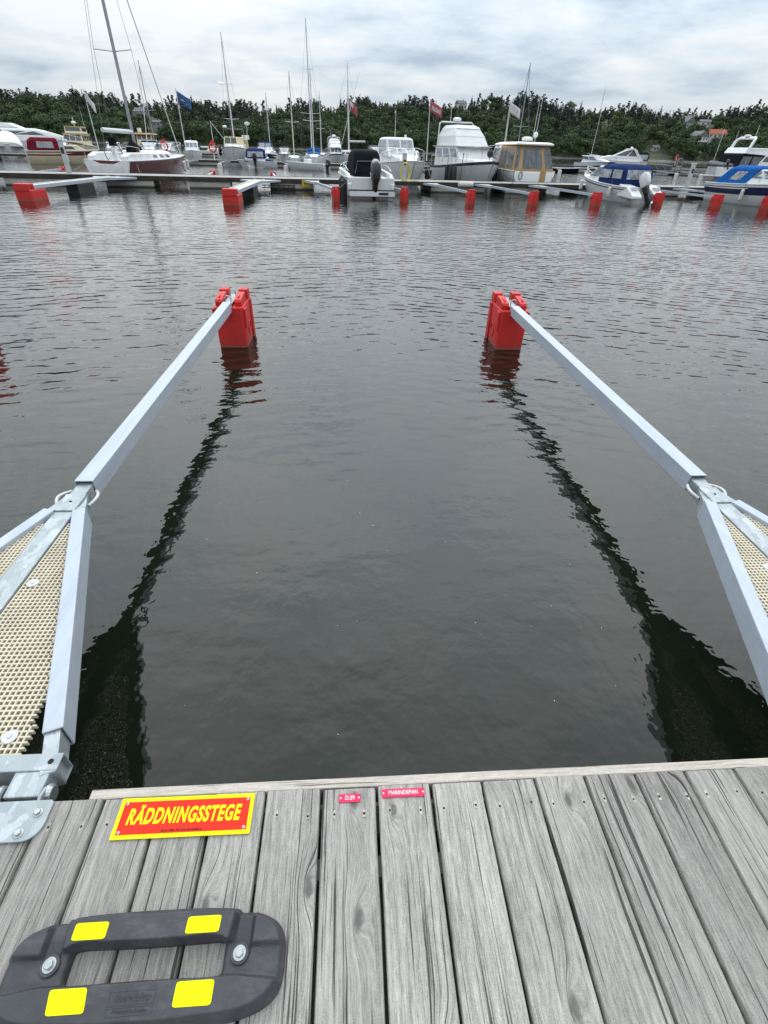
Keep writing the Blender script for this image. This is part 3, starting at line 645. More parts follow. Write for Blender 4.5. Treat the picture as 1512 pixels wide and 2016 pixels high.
def height(x, y):
    ax = abs(x)
    front = sm(-0.024, -0.034, y + 0.010*sm(0.20, 0.30, ax))
    rear = sm(0.026, 0.032, y)*sm(0.190, 0.180, ax - 0.10*(y-0.03))
    chan = sm(0.190, 0.198, ax)*sm(0.232, 0.225, ax)*sm(0.005, 0.012, y)
    lobe = sm(0.018, 0.026, y)*sm(0.228, 0.236, ax)
    h_ = 0.029
    h_ = h_ + (0.056-h_)*front; h_ = max(h_, 0.029+0.029*rear); h_ = max(h_, 0.029+0.016*lobe)
    h_ = h_ - 0.006*chan
    return h_
NT_, NR_ = 260, 40; rings = []
ang = [2*math.pi*k/NT_ for k in range(NT_)]
for j in range(NR_+1):
    q = j/NR_; ring = []
    for tn in ang:
        xi, yi = inner(tn); xo, yo = outer(tn); x = xi+(xo-xi)*q; y = yi+(yo-yi)*q
        dn = min(math.hypot(x-xi, y-yi), math.hypot(x-xo, y-yo)*1.0)
        edge = sm(0, 0.016, math.hypot(x-xo, y-yo)); ed2 = sm(0, 0.007, math.hypot(x-xi, y-yi))
        z_ = height(x, y)*(0.42+0.58*edge)*(0.70+0.30*ed2)
        # half-round notches where the ladder hangs over the rear edge
        nd = abs(abs(x)-0.212); 
        if y > 0.085 and nd < 0.018: y -= 0.014*math.sqrt(max(0, 1-(nd/0.018)**2))*sm(0.085, 0.0975, y)
        ring.append((x, y, z_))
    rings.append(ring)
full = [[(x, y, 0.0008) for x, y, _ in rings[0]]] + rings + [[(x, y, 0.0008) for x, y, _ in rings[-1]]]
mb = MB().loft(full, close=True, cap=False); mb.f = [f for f in mb.f]; body = mb.obj('body', 'step_rubber', st, smooth=True)
body.data.set_sharp_from_angle(angle=R(60))
def surf(x, y):
    do = 0.0975-y if y > 0 else 0.1055+y; di = y-0.0325 if y > 0 else -0.0245-y
    return height(x, y)*(0.42+0.58*sm(0, 0.016, do))*(0.70+0.30*sm(0, 0.007, di))
def sticker(cx, cy, w_, h_, skew):
    n_ = 12; rows = 9; vs, fs = [], []
    for j in range(rows+1):
        for k in range(n_+1):
            u, v = (k/n_-0.5)*w_, (j/rows-0.5)*h_
            cr = 0.005; du, dv_ = abs(u)-(w_/2-cr), abs(v)-(h_/2-cr)
            if du > 0 and dv_ > 0 and math.hypot(du, dv_) > cr:
                s_ = cr/math.hypot(du, dv_); u = math.copysign(w_/2-cr+du*s_, u); v = math.copysign(h_/2-cr+dv_*s_, v)
            x, y = cx+u+skew*v, cy+v; vs.append((x, y, surf(x, y) + 0.0009))
    for j in range(rows):
        for k in range(n_): a = j*(n_+1)+k; fs.append((a, a+1, a+n_+2, a+n_+1))
    MB().add(vs, fs).obj('reflector', 'reflector_yellow', st, smooth=True)
sticker(-0.132, 0.0580, 0.074, 0.031, 0.0); sticker(0.120, 0.0580, 0.076, 0.031, 0.05)
sticker(-0.134, -0.0560, 0.077, 0.040, -0.2); sticker(0.126, -0.0565, 0.080, 0.040, 0.0)
for sx in (-1, 1):
    b_ = MB().tube([(sx*BX, BY, 0.020), (sx*BX, BY, 0.0335), (sx*BX, BY, 0.0345)], [0.0205, 0.0205, 0.0195], 28).obj('bushing', 'step_rubber', st, smooth=True)
    w2 = MB().tube([(sx*BX, BY, 0.030), (sx*BX, BY, 0.0362)], 0.0142, 24).obj('washer', 'steel_bolt', st, bevel=0.0006)
    MB().tube([(sx*BX, BY, 0.034), (sx*BX, BY, 0.0425), (sx*BX, BY, 0.0432)], [0.0094, 0.0094, 0.0084], 6).obj('bolt', 'steel_bolt', st, bevel=0.0006)
lg = MB()
def ridge_line(pts, r_=0.0007):
    P_ = []
    for (a, b), (c_, d_) in zip(pts[:-1], pts[1:]):
        for k in range(7): x, y = a+(c_-a)*k/6, b+(d_-b)*k/6; P_.append((x, y, height(x, y)*(0.42+0.58*sm(0, 0.016, 0.1055+y if y < -0.05 else 1)) + 0.0001))
    lg.tube(P_, r_, 6)
ridge_line([(-0.048, -0.046), (0.046, -0.046), (0.046, -0.066), (-0.048, -0.068), (-0.048, -0.046)])
ridge_line([(-0.048, -0.0715), (0.046, -0.0695), (0.046, -0.083), (-0.048, -0.084), (-0.048, -0.0715)])
lg.obj('embossed_frame', 'step_rubber', st, smooth=True)
text_mesh('embossed_lettering', 'ShoreSafety', 0.0172, 'step_rubber', st, (0, -0.0565, 0.0560), 0.92, 0.2, 0.0012, 0.0001)
text_mesh('embossed_small_lettering', 'Produced in Sweden', 0.0085, 'step_rubber', st, (0, -0.0768, 0.0560), 1.0, 0.2, 0.0010, 0.0)

# ================================================================== mooring booms beside the berth
def tubebox(mb, a, b, w, h, th=0.004):
    """open square tube"""
    a, b = Vector(a), Vector(b); d = (b-a).normalized(); x = d.cross(Vector((0, 0, 1))).normalized(); u = x.cross(d)
    def ring(p, k): return [p + x*(sx*(w/2-k)) + u*(sz*(h/2-k)) for sx, sz in ((-1,-1),(1,-1),(1,1),(-1,1))]
    mb.loft([ring(a, th), ring(a, 0), ring(b, 0), ring(b, th)], cap=False); mb.loft([ring(b, th), ring(a, th)], cap=False)
def float_parts(root, y0, z_top=0.50, w=0.350, L=0.56, bot=-0.22, detail=True):
    """red float: hull with shouldered sides, four top blocks and a slot for the beam"""
    def rr(w_, y_a, y_b, r_): 
        pts = rrect(w_, y_b-y_a, r_, 3); return [(x, y+(y_a+y_b)/2) for x, y in pts]
    hw = w/2; rings = []
    zs = [(bot, 0.92), (-0.02, 0.97), (0.10, 0.985), (z_top-0.16, 1.0), (z_top-0.045, 1.0), (z_top-0.035, 0.985)]
    for z_, s_ in zs: rings.append([(x*s_, y, z_) for x, y in rr(w, y0, y0+L, 0.045)])
    fl = MB().loft(rings).obj('float', 'float_red', root, bevel=0.006, smooth=True)
    # raised end posts and a waisted middle between them
    for ya, yb in ((y0+L*0.76, y0+L*0.995),):
        MB().box(-hw*0.985, -hw*0.36, ya, yb, z_top-0.05, z_top+0.078).obj('top_block', 'float_red', fl, bevel=0.012)
        MB().box(hw*0.36, hw*0.985, ya, yb, z_top-0.05, z_top+0.078).obj('top_block', 'float_red', fl, bevel=0.012)
    for sx in (-1, 1):
        xa, xb = sorted((sx*hw*0.40, sx*hw*0.88))
        o = MB().xprism([(y0+0.085, z_top-0.05), (y0+0.07, z_top+0.012), (y0+0.09, z_top+0.038), (y0+L*0.40, z_top+0.060), (y0+L*0.66, z_top+0.066), (y0+L*0.69, z_top-0.05)], xa, xb).obj('top_block', 'float_red', fl, bevel=0.006)
        MB().box(sx*hw*0.64-0.006, sx*hw*0.64+0.006, y0+0.13, y0+L*0.6, z_top+0.030, z_top+0.064).obj('rib', 'float_red', fl)
        # sloped shoulder on the flank and moulded ring
        MB().xprism([(y0+0.03, z_top-0.28), (y0+0.03, z_top-0.055), (y0+L*0.28, z_top-0.055), (y0+L*0.45, z_top-0.15)], sx*hw*0.99, sx*(hw+0.020)).obj('shoulder', 'float_red', fl, bevel=0.004)
        MB().box(*sorted((sx*hw*0.99, sx*(hw+0.014))), y0+L*0.80, y0+L*0.985, -0.1, z_top-0.04).obj('end_rib', 'float_red', fl, bevel=0.008)
        if detail:
            MB().tube([(sx*(hw+0.002), y0+L*0.52+0.075*math.cos(a), 0.17+0.075*math.sin(a)) for a in [k*math.pi/9 for k in range(15)]], 0.006, 6).obj('moulded_ring', 'float_red', fl, smooth=True)
    return fl
def hoop(root, x, y, z, r=0.036, h=0.075, rad=0.0065, name='hoop', mat='steel_bolt'):
    pts = [(x-r, y, z-0.02)] + [(x-r*math.cos(a), y, z+h-r+r*math.sin(a)) for a in [k*math.pi/8 for k in range(9)]] + [(x+r, y, z-0.02)]
    MB().tube(pts, rad, 8).obj(name, mat, root, smooth=True)
def grating(root, yA, yB, xin, xout, cell=0.0185, bar_=0.0055, z=DZ-0.012, th=0.016, sx=1, slope_end=None):
    """moulded mesh panel: one wall per cell edge, cut along the rail like the real panel"""
    mb = MB(); ny_ = int((yB-yA)/cell); pitch = cell
    xmax = max(xout(yA), xout(yB)); nx_ = int((xmax-xin)/pitch)+1
    have = set()
    for j in range(ny_):
        y_ = yA + j*pitch; lim = xout(y_+pitch/2)
        for i in range(nx_):
            x_ = xin + i*pitch
            if x_ + pitch*0.55 <= lim: have.add((i, j))
    z0, z1 = z-th, z
    hb = bar_/2
    for (i, j) in have:
        x_, y_ = xin + i*pitch, yA + j*pitch; xe = min(x_+pitch, xout(y_+pitch/2))
        top = y_+pitch+hb if ((i, j+1) not in have and (i-1, j+1) not in have) else y_+pitch-hb
        q = [(x_-hb, x_+hb, y_-hb, top), (x_+hb, x_+pitch-hb, y_-hb, y_+hb)]
        if (i+1, j) not in have and y_ > 0.99: q.append((x_+pitch-hb, x_+pitch+hb, y_-hb if (i+1, j-1) not in have else y_+hb, y_+pitch-hb))
        if (i, j+1) not in have: q.append((x_+hb, x_+pitch-hb, y_+pitch-hb, y_+pitch+hb))
        for (p0, p1, q0, q1) in q:
            e_ = 0.0004*((i+j) % 2)
            if sx > 0: mb.box(p0, p1, q0, q1, z0, z1+e_*0)
            else: mb.box(-p1, -p0, q0, q1, z0, z1)
    return mb.obj('grating', 'grating_cream', root)
def mooring_boom(label, ax, detail=True):
    root = thing('mooring_boom', label, 'mooring boom', (ax, 0, 0), 0, 'Y-shaped mooring booms beside the berth')
    z = DZ
    # long beam sleeve, slightly down to the float
    bm = MB(); tubebox(bm, (0, 2.285, z-0.030), (-0.008, 6.19, z-0.052), 0.098, 0.105); bm.obj('boom_sleeve', 'sleeve', root, bevel=0.007)
    MB().bar((0, 2.05, z-0.040), (-0.008, 6.64, z-0.062), 0.080, 0.080).obj('boom_beam', 'galvanised', root, bevel=0.004)
    MB().prism([(-0.052, 2.045), (0.050, 2.045), (0.052, 2.19), (-0.052, 2.19)], z-0.085, z+0.004).obj('apex_block', 'galvanised', root, bevel=0.003)
    for sx in (-1, 1):
        MB().add([(sx*0.0525, 2.06, z-0.088), (sx*0.105, 2.03, z-0.088), (sx*0.0525, 2.19, z-0.088), (sx*0.0525, 2.06, z-0.006), (sx*0.105, 2.03, z-0.006), (sx*0.0525, 2.19, z-0.006)],
                 [(0, 2, 1), (3, 4, 5), (0, 1, 4, 3), (1, 2, 5, 4), (2, 0, 3, 5)]).obj('gusset', 'galvanised', root)
    MB().tube([(0, 2.12, z+0.001), (0, 2.12, z+0.0052)], 0.0075, 10).obj('bolt_hole', 'dark_hole', root)
    MB().box(-0.050, 0.050, 0.80, 2.044, z-0.085, z-0.004).obj('centre_beam', 'galvanised', root, bevel=0.005)
    for sx in (-1, 1):
        def rail(tq): return Vector((sx*(0.072 + tq*(0.498-0.072)), 2.05 + tq*(0.868-2.05), z-0.045))
        rb = MB(); tubebox(rb, rail(0), rail(1), 0.060, 0.108); rb.obj('rail_sleeve', 'sleeve', root, bevel=0.006)
        MB().bar(rail(-0.03), rail(1.11) + Vector((-sx*0.004, 0, 0)), 0.046, 0.086).obj('rail', 'galvanised', root, bevel=0.003)
        pts = []
        for k in range(11):
            a = k/10; pts.append((sx*(0.052 + 0.048*math.sin(math.pi*(0.18+a*0.74))), 2.125 + 0.135*a, z-0.028 + 0.012*math.sin(math.pi*a)))
        MB().tube(pts, 0.0085, 8).obj('mooring_eye', 'weld_white', root, smooth=True)
        # hinge: lug plate, cheek washers and bolt
        MB().box(*sorted((sx*0.445, sx*0.545)), 0.675, 0.748, z-0.072, z-0.004).obj('hinge_lug', 'galvanised', root, bevel=0.004)
        for xx in (sx*0.428, sx*0.562):
            MB().tube([(xx-0.012, 0.690, z-0.026), (xx-0.004, 0.690, z-0.026), (xx+0.004, 0.690, z-0.026), (xx+0.012, 0.690, z-0.026)], [0.022, 0.029, 0.029, 0.022], 18).obj('hinge_washer', 'steel_bolt', root, bevel=0.001)
    cb = MB(); tubebox(cb, (-0.562, 0.773, z-0.042), (0.562, 0.773, z-0.042), 0.052, 0.084); cb.obj('cross_beam', 'galvanised', root, bevel=0.003)
    for sx in (-1, 1): MB().tube([(sx*0.535, 0.773, z-0.002), (sx*0.535, 0.773, z+0.0006)], 0.0085, 12).obj('bolt_hole', 'dark_hole', root)
    g_out = lambda y_: (0.036 + (2.05-y_)/(2.05-0.868)*(0.498-0.072)) if y_ > 1.0 else 0.036 + (2.05-1.0)/(2.05-0.868)*(0.498-0.072) + (1.0-y_)*0.07
    for sx in (-1, 1):
        grating(root, 0.806, 1.99, 0.060, g_out, sx=sx)
        for dx_, dy_ in ((0.365, 0.862), (0.094, 1.545)):
            d_ = MB().tube([(sx*dx_, dy_, z-0.012), (sx*dx_, dy_, z-0.009), (sx*dx_, dy_, z-0.0075)], [0.0235, 0.0235, 0.021], 24).obj('fixing_disc', 'weld_white', root)
            MB().tube([(sx*dx_, dy_, z-0.008), (sx*dx_, dy_, z-0.0055)], 0.0075, 12).obj('screw', 'steel_bolt', d_)
    fl = float_parts(root, 6.135, 0.50)
    hoop(root, -0.008, 6.25, z-0.02, 0.034, 0.075); hoop(root, -0.008, 6.56, z-0.02, 0.034, 0.075)
    MB().box(-0.06, 0.044, 6.19, 6.66, z-0.035, z-0.017).obj('clamp_plate', 'galvanised', root, bevel=0.002)
    return root
mooring_boom('mooring boom hinged to the pier beside the red rescue ladder sign', AXL)
mooring_boom('mooring boom hinged to the pier far from the rescue ladder sign', AXR)
mooring_boom('outlying mooring boom one berth beyond the rescue ladder sign', AXO)
def hinge_plate(label, ax, sx):
    r_ = thing('hinge_plate', label, 'hinge plate', (ax + sx*0.497, 0.61, DZ), 0, 'hinge plates bolted on the pier edge')
    def pt(a, b): return (a*sx, b)
    poly = [(-0.110, 0.050), (0.098, 0.050), (0.106, 0.042)] + [(0.106-0.045+0.045*math.cos(a), -0.008-0.045*math.sin(a)) for a in [R(k*15) for k in range(7)]] + [(-0.110, -0.053)]
    poly = [pt(a, b) for a, b in poly]
    if sx > 0: poly = poly[::-1]
    MB().prism(poly, 0.002, 0.009).obj('plate', 'galvanised', r_, bevel=0.0015)
    for bx, by in ((0.076, 0.017), (0.050, -0.033), (-0.06, 0.017), (-0.085, -0.033)):
        b_ = MB().tube([(sx*bx, by, 0.009), (sx*bx, by, 0.011), (sx*bx, by, 0.0122)], [0.0125, 0.0125, 0.0105], 18).obj('washer', 'steel_bolt', r_)
        MB().tube([(sx*bx, by, 0.0115), (sx*bx, by, 0.0185), (sx*bx, by, 0.0195)], [0.0090, 0.0090, 0.0074], 6).obj('bolt', 'steel_bolt', r_, bevel=0.0006)
    for lx in (-0.062, 0.060):
        MB().add([(sx*lx-0.004, 0.036, 0.004), (sx*lx-0.004, 0.095, -0.046), (sx*lx-0.004, 0.105, -0.018), (sx*lx-0.004, 0.088, 0.002), (sx*lx-0.004, 0.060, 0.010),
                  (sx*lx+0.004, 0.036, 0.004), (sx*lx+0.004, 0.095, -0.046), (sx*lx+0.004, 0.105, -0.018), (sx*lx+0.004, 0.088, 0.002), (sx*lx+0.004, 0.060, 0.010)],
                 [(0,1,2,3,4),(9,8,7,6,5),(0,5,6,1),(1,6,7,2),(2,7,8,3),(3,8,9,4),(4,9,5,0)]).obj('hinge_ear', 'galvanised', r_)
for ax, nm in ((AXL, 'beside the rescue sign'), (AXR, 'far from the rescue sign'), (AXO, 'beyond the rescue sign')):
    for sx in (-1, 1):
        side = 'towards' if (sx > 0) == (ax < 0) else 'away from'
        hinge_plate('hinge plate under the boom %s, side %s the pink tags' % (nm, side), ax, sx)
# ================================================================== the pier across the basin
PA = R(8.9); P0 = Vector((-18.0, 31.0, 0)); PU = Vector((math.cos(PA), math.sin(PA), 0)); PN = Vector((-math.sin(PA), math.cos(PA), 0))
def on(s_, d_, z_=0.0): q = P0 + PU*s_ + PN*d_; return Vector((q.x, q.y, z_))
def far_pier(name, label, org, ang, length, width, pontoons, start=0.0, deck=0.52):
    r_ = thing(name, label, 'pier', org, ang)
    MB().box(start, length, 0.06, width-0.06, deck-0.10, deck).obj('deck', 'pier_deck', r_)
    for y_ in (0.0, width-0.06):
        x_ = start
        while x_ < length:
            e_ = min(length, x_+4.0); MB().box(x_+0.01, e_-0.01, y_, y_+0.06, deck-0.20, deck+0.012).obj('edge_beam', 'pier_timber', r_, bevel=0.008); x_ = e_
    for k in np.arange(start+1, length, 2.0): MB().box(k-0.06, k+0.06, 0.08, width-0.08, deck-0.18, deck-0.102).obj('cross_beam', 'under_dark', r_)
    for a, b in pontoons: MB().box(a, b, 0.05, width-0.05, -0.5, deck-0.205).obj('pontoon', 'concrete', r_, bevel=0.02)
    return r_
far_pier('floating_pier', 'long floating pier on concrete pontoons with dark timber edge across the basin', P0, PA, 48, 2.5,
         [(-8, -4), (0.4, 3.4), (5.2, 7.6), (9.4, 11.6), (13.8, 16.2), (18.4, 20.6), (23.2, 26.6), (28.0, 30.2), (33.0, 35.4), (37.2, 40.4), (43, 46)], -10)
# ---- booms with red floats on that pier
def far_boom(root, L_):
    MB().bar((0, 0.0, 0.44), (0, 1.9, 0.44), 0.08, 0.07).obj('centre_beam', 'galvanised', root)
    for sx in (-1, 1): MB().bar((sx*0.50, 0.03, 0.43), (sx*0.07, 1.75, 0.43), 0.07, 0.10).obj('rail_sleeve', 'sleeve', root)
    MB().prism([(0.075, 0.25), (0.40, 0.25), (0.075, 1.55)], 0.455, 0.478).obj('grating', 'grating_cream', root)
    MB().prism([(-0.40, 0.25), (-0.075, 0.25), (-0.075, 1.55)], 0.455, 0.478).obj('grating', 'grating_cream', root)
    MB().bar((-0.55, 0.02, 0.43), (0.55, 0.02, 0.43), 0.06, 0.09).obj('cross_beam', 'galvanised', root)
    MB().bar((0, 1.7, 0.44), (0, L_-0.02, 0.42), 0.098, 0.105).obj('boom_sleeve', 'sleeve', root)
    MB().bar((0, L_-0.05, 0.40), (0, L_+0.45, 0.40), 0.075, 0.075).obj('boom_beam', 'galvanised', root)
    float_parts(root, L_-0.05, 0.50, detail=False)
    hoop(root, 0, L_+0.06, 0.47, 0.036, 0.08); hoop(root, 0, L_+0.38, 0.47, 0.036, 0.08)
fb = None; BL = 6.35
TARGET = [(-0.57, 26.9), (2.70, 27.6), (5.91, 27.4), (9.13, 27.75), (12.62, 28.4), (16.42, 29.4), (19.75, 29.5), (22.85, 29.7)]   # feet of the red floats
WH = ['between the yellow number plate and the black canopy boat', 'between the grey outboard boat and the white roller fender', 'with a black rod behind it, below the flybridge boat', 'with a black rod behind it, below the beige canopy',
      'on the bow side of the blue canopy boat', 'on the far side of the blue canopy boat', 'beside the boat with bright blue cover', 'beyond the boat with bright blue cover']
for i, (fx, fy) in enumerate(TARGET):
    rel = Vector((fx, fy, 0)) - P0; q = on(rel.dot(PU) + [-0.5, -0.3, 0, 0, 0, 0, 0, 0][i], -0.02); dv = Vector((fx, fy, 0)) - q
    if fb is None: fb = thing('mooring_boom', '', 'mooring boom', q, 0, 'mooring booms of the pier across the basin'); far_boom(fb, BL); o = fb
    else: o = copy_tree(fb)
    o.location = q; o.rotation_euler = (0, 0, math.atan2(dv.y, dv.x) - math.pi/2); o.scale = (0.78, dv.length/(BL+0.51), 1.0); o['label'] = 'mooring boom with red float ' + WH[i]
for s_, wh in ((1.0, 'beyond the pier beside the grey service post'), (10.2, 'behind the pier, past the bow of the sailboat'), (14.2, 'behind the pier by the walkway'), (32.0, 'behind the pier, past the beige canopy'), (39.6, 'behind the pier, off the bright blue cover')):
    o = copy_tree(fb); o.location = on(s_, 2.52); o.rotation_euler = (0, 0, PA); o['label'] = 'mooring boom with red float ' + wh
    o.scale = (1, 0.82, 1)
# ---- two wide walkway fingers with big red floats
def walkway(label, a, b, w_):
    a, b = Vector(a), Vector(b); L_ = (b-a).length; rz = math.atan2(b.y-a.y, b.x-a.x) - math.pi/2
    r_ = thing('walkway_finger', label, 'walkway', a, rz, 'walkway fingers of the pier across the basin')
    MB().box(-w_/2+0.05, w_/2-0.05, 0.0, L_-0.02, 0.45, 0.475).obj('grating', 'grating_cream', r_)
    for sx in (-1, 1):
        MB().box(*sorted((sx*(w_/2-0.05), sx*(w_/2+0.03))), 0.0, L_, 0.37, 0.50).obj('side_beam', 'sleeve', r_, bevel=0.008)
        MB().add([(sx*w_/2, 0.0, 0.38), (sx*(w_/2+0.9), -0.05, 0.38), (sx*w_/2, 1.6, 0.38), (sx*w_/2, 0.0, 0.47), (sx*(w_/2+0.9), -0.05, 0.47), (sx*w_/2, 1.6, 0.47)],
                 [(0,2,1),(3,4,5),(0,1,4,3),(1,2,5,4),(2,0,3,5)]).obj('corner_brace', 'sleeve', r_)
    MB().box(-w_/2-0.06, w_/2+0.06, L_-1.0, L_+0.12, -0.3, 0.355).obj('float', 'float_red', r_, bevel=0.04, seg=3)
    MB().box(-w_/2-0.03, w_/2+0.03, L_-0.30, L_+0.14, 0.30, 0.56).obj('end_cap', 'float_red', r_, bevel=0.03, seg=3)
    for k in (-0.25, 0.0, 0.25): hoop(r_, k*w_*1.2, L_-0.12, 0.55, 0.04, 0.09)
    MB().box(-w_/2-0.02, w_/2+0.02, 3.0, 4.6, -0.4, 0.365).obj('mid_float', 'rubber_black', r_, bevel=0.03)
walkway('wide walkway finger with red float below the burgundy sailboat', on(5.7, 0.0), (-12.75, 23.6, 0), 0.52)
walkway('wide walkway finger with red float near the yellow number plate', on(13.2, 0.0), (-4.85, 23.95, 0), 0.52)
# ---- things on the pier
def pedestal(label, p_, h_, tilt=0.0, w_=0.22, mat='alu'):
    r_ = thing('service_post', label, 'service post', p_, PA, 'service posts on the piers'); r_.rotation_euler = (0, tilt, PA)
    MB().box(-w_/2, w_/2, -0.09, 0.09, 0, h_).obj('post', mat, r_, bevel=0.02)
    MB().box(-w_/2-0.02, w_/2+0.02, -0.11, 0.11, h_+0.002, h_+0.10).obj('cap', 'sleeve', r_, bevel=0.02)
    MB().box(-0.07, 0.07, -0.115, -0.088, h_*0.62, h_*0.82).obj('socket', 'black_plastic', r_)
    return r_
pedestal('plain grey service post beside the burgundy canopy boat', on(3.2, 1.4, 0.52), 1.35)
pedestal('service post with coiled yellow hose at the bow of the white cruiser', on(21.7, 0.9, 0.52), 1.25, 0, 0.24)
h_ = thing('garden_hose', 'yellow hose coiled over the service post', 'hose', on(21.7, 0.72, 0.52), PA)
mb = MB()
for k in range(4):
    o_ = 0.02*k; mb.tube([((0.26+o_)*math.cos(a), -0.05-0.02*k, 0.44+(0.46-o_*0.5)*math.sin(a)) for a in [j*2*math.pi/20 for j in range(21)]], 0.022, 6)
mb.obj('coil', 'hose_yellow', h_, smooth=True); MB().tube([(0.2, -0.1, 0.1), (0.45, -0.15, 0.02), (0.8, -0.1, 0.02)], 0.02, 6).obj('loose_end', 'hose_yellow', h_)
pedestal('grey service post by the bright blue cover', on(42.0, 1.5, 0.52), 1.2)
h_ = thing('roller_fender', 'white cylindrical roller fender on the pier edge', 'fender', on(25.3, -0.10, 0.44), PA)
MB().tube([(-0.48, 0, 0), (-0.44, 0, 0), (0.44, 0, 0), (0.48, 0, 0)], [0.08, 0.15, 0.15, 0.08], 14).obj('roller', 'fender_white', h_, smooth=True)
for k in (-0.16, 0.16): MB().tube([(k-0.02, 0, 0), (k+0.02, 0, 0)], 0.156, 14).obj('band', 'cream_paint', h_)
for s_, lab in ((24.9, 'thin black rod standing by the white roller fender'), (28.3, 'thin black rod standing below the beige canopy')):
    h_ = thing('mooring_rod', lab, 'rod', on(s_, -0.04, 0.30), PA, 'black rods on the pier'); MB().tube([(0, 0, -0.2), (0.12, 0.05, 1.55)], 0.016, 6).obj('rod', 'black_plastic', h_); MB().tube([(0.12, 0.05, 1.55), (0.125, 0.05, 1.66)], 0.03, 6).obj('tip', 'black_plastic', h_)
h_ = thing('number_plate', 'yellow plate numbered 11 on the pier edge', 'plate', on(15.75, -0.01, 0.36), PA)
MB().box(-0.22, 0.22, -0.02, 0.0, -0.20, 0.14).obj('plate', 'yellow_plate', h_); text_mesh('digits', '11', 0.26, 'black_plastic', h_, (0, -0.022, -0.03), 1, 0, 0.004, 0.004, (R(90), 0, 0))
h_ = thing('rescue_ladder', 'black rescue ladder slung along the concrete pontoon', 'ladder', on(14.2, 0.02, 0.0), PA)
for z_ in (0.10, 0.22): MB().tube([(-0.9, -0.02, z_), (0.95, -0.02, z_)], 0.022, 6).obj('side_rope', 'rubber_black', h_)
for k in range(7): MB().tube([(-0.8+k*0.27, -0.02, 0.09), (-0.76+k*0.27, -0.02, 0.23)], 0.02, 6).obj('rung', 'rubber_black', h_)
# ---- the next piers behind
far_pier('floating_pier', 'low floating pier behind the sailboats with small white booms', (-52, 66.5, 0), R(2.2), 62, 2.2, [(k, k+3.6) for k in range(-6, 60, 8)], -12, 0.50)
far_pier('floating_pier', 'low floating pier in front of the white motor cruiser', (17, 84, 0), R(5.5), 66, 2.2, [(k, k+3.6) for k in range(1, 64, 8)], 0, 0.50)
bw = far_pier('floating_breakwater', 'dark log-like breakwater pontoon lying off the far shore', (62, 128, 0), R(-3), 36, 1.8, [(1, 35)], 0, 0.75)
sb = None
def small_boom(root):
    MB().bar((0, 0, 0.40), (0, 4.3, 0.36), 0.10, 0.10).obj('boom_sleeve', 'sleeve', root)
    for sx in (-1, 1): MB().bar((sx*0.5, 0.0, 0.40), (0, 1.4, 0.40), 0.08, 0.10).obj('rail_sleeve', 'sleeve', root)
    MB().tube([(0, 4.2, -0.2), (0, 4.2, 0.12), (0, 4.2, 0.30), (0, 4.2, 0.36)], [0.24, 0.27, 0.22, 0.06], 12).obj('float', 'fender_white', root, smooth=True)
    MB().bar((0, 4.0, 0.30), (0, 4.35, 0.50), 0.06, 0.06).obj('end_arm', 'mast_white', root)
for org, ang, slots, side, lab in (((-52, 66.5, 0), R(2.2), [8.2, 12.0, 28.2, 31.5, 34.8, 38.3, 45.2, 48.8, 52.2, 55.0], 1, 'small white boom with pale float on the low pier behind the sailboats'),
                             ((17, 84, 0), R(5.5), [4, 8, 12, 16, 20, 26, 30, 34, 38, 42, 46, 50, 54, 58], 1, 'small white boom with pale float on the pier before the white cruiser')):
    for s_ in slots:
        q = Vector(org) + Vector((math.cos(ang)*s_, math.sin(ang)*s_, 0))
        if sb is None: sb = thing('small_boom', lab, 'mooring boom', q); small_boom(sb); o = sb
        else: o = copy_tree(sb)
        o.location = q; o.rotation_euler = (0, 0, ang+math.pi); o['label'] = lab; o['group'] = lab.replace('small white boom with pale float', 'small booms')
def lifebuoy(label, p_):
    r_ = thing('lifebuoy_stand', label, 'lifebuoy', p_)
    MB().box(-0.05, 0.05, -0.04, 0.04, 0, 1.5).obj('post', 'mast_white', r_)
    MB().tube([(0.38*math.cos(a), -0.12, 1.1+0.38*math.sin(a)) for a in [k*2*math.pi/16 for k in range(17)]], 0.085, 8).obj('ring', 'buoy_red', r_, smooth=True)
    MB().box(-0.20, 0.20, -0.03, 0.03, 1.45, 1.75).obj('hood', 'buoy_red', r_)
lifebuoy('red lifebuoy on a post beside the boat with grey canopy', (-20.4, 68.8, 0.5)); lifebuoy('red lifebuoy on a post beside the grey fishing boat', (-15.2, 69.2, 0.5)); lifebuoy('red lifebuoy on a post beyond the white motor cruiser', (63.0, 112, 1.0))
def arch(label, p_):
    r_ = thing('gangway_arch', label, 'arch', p_)
    MB().tube([(-0.45, 0, 0), (-0.4, 0, 1.1)] + [(-0.4*math.cos(a), 0, 1.1+0.5*math.sin(a)) for a in [k*math.pi/6 for k in range(1, 6)]] + [(0.4, 0, 1.1), (0.45, 0, 0)], 0.10, 8).obj('arch', 'canvas_grey', r_, smooth=True)
    MB().tube([(-0.4, 0, 0.6), (0.4, 0, 0.6)], 0.05, 6).obj('crossbar', 'alu', r_)
arch('low grey arch with a crossbar on the pier before the breakwater', (50.5, 88.5, 0.5))
r_ = thing('hose_hoop', 'pale hoop standing on the breakwater pontoon', 'hoop', (86, 127.4, 0.75)); MB().tube([(0.55*math.cos(a), 0, 1.0+0.8*math.sin(a)) for a in [R(-70+k*32) for k in range(10)]], 0.09, 8).obj('ring', 'fender_white', r_, smooth=True); MB().tube([(0, 0, 0), (0, 0, 0.3)], 0.09, 8).obj('foot', 'fender_white', r_)
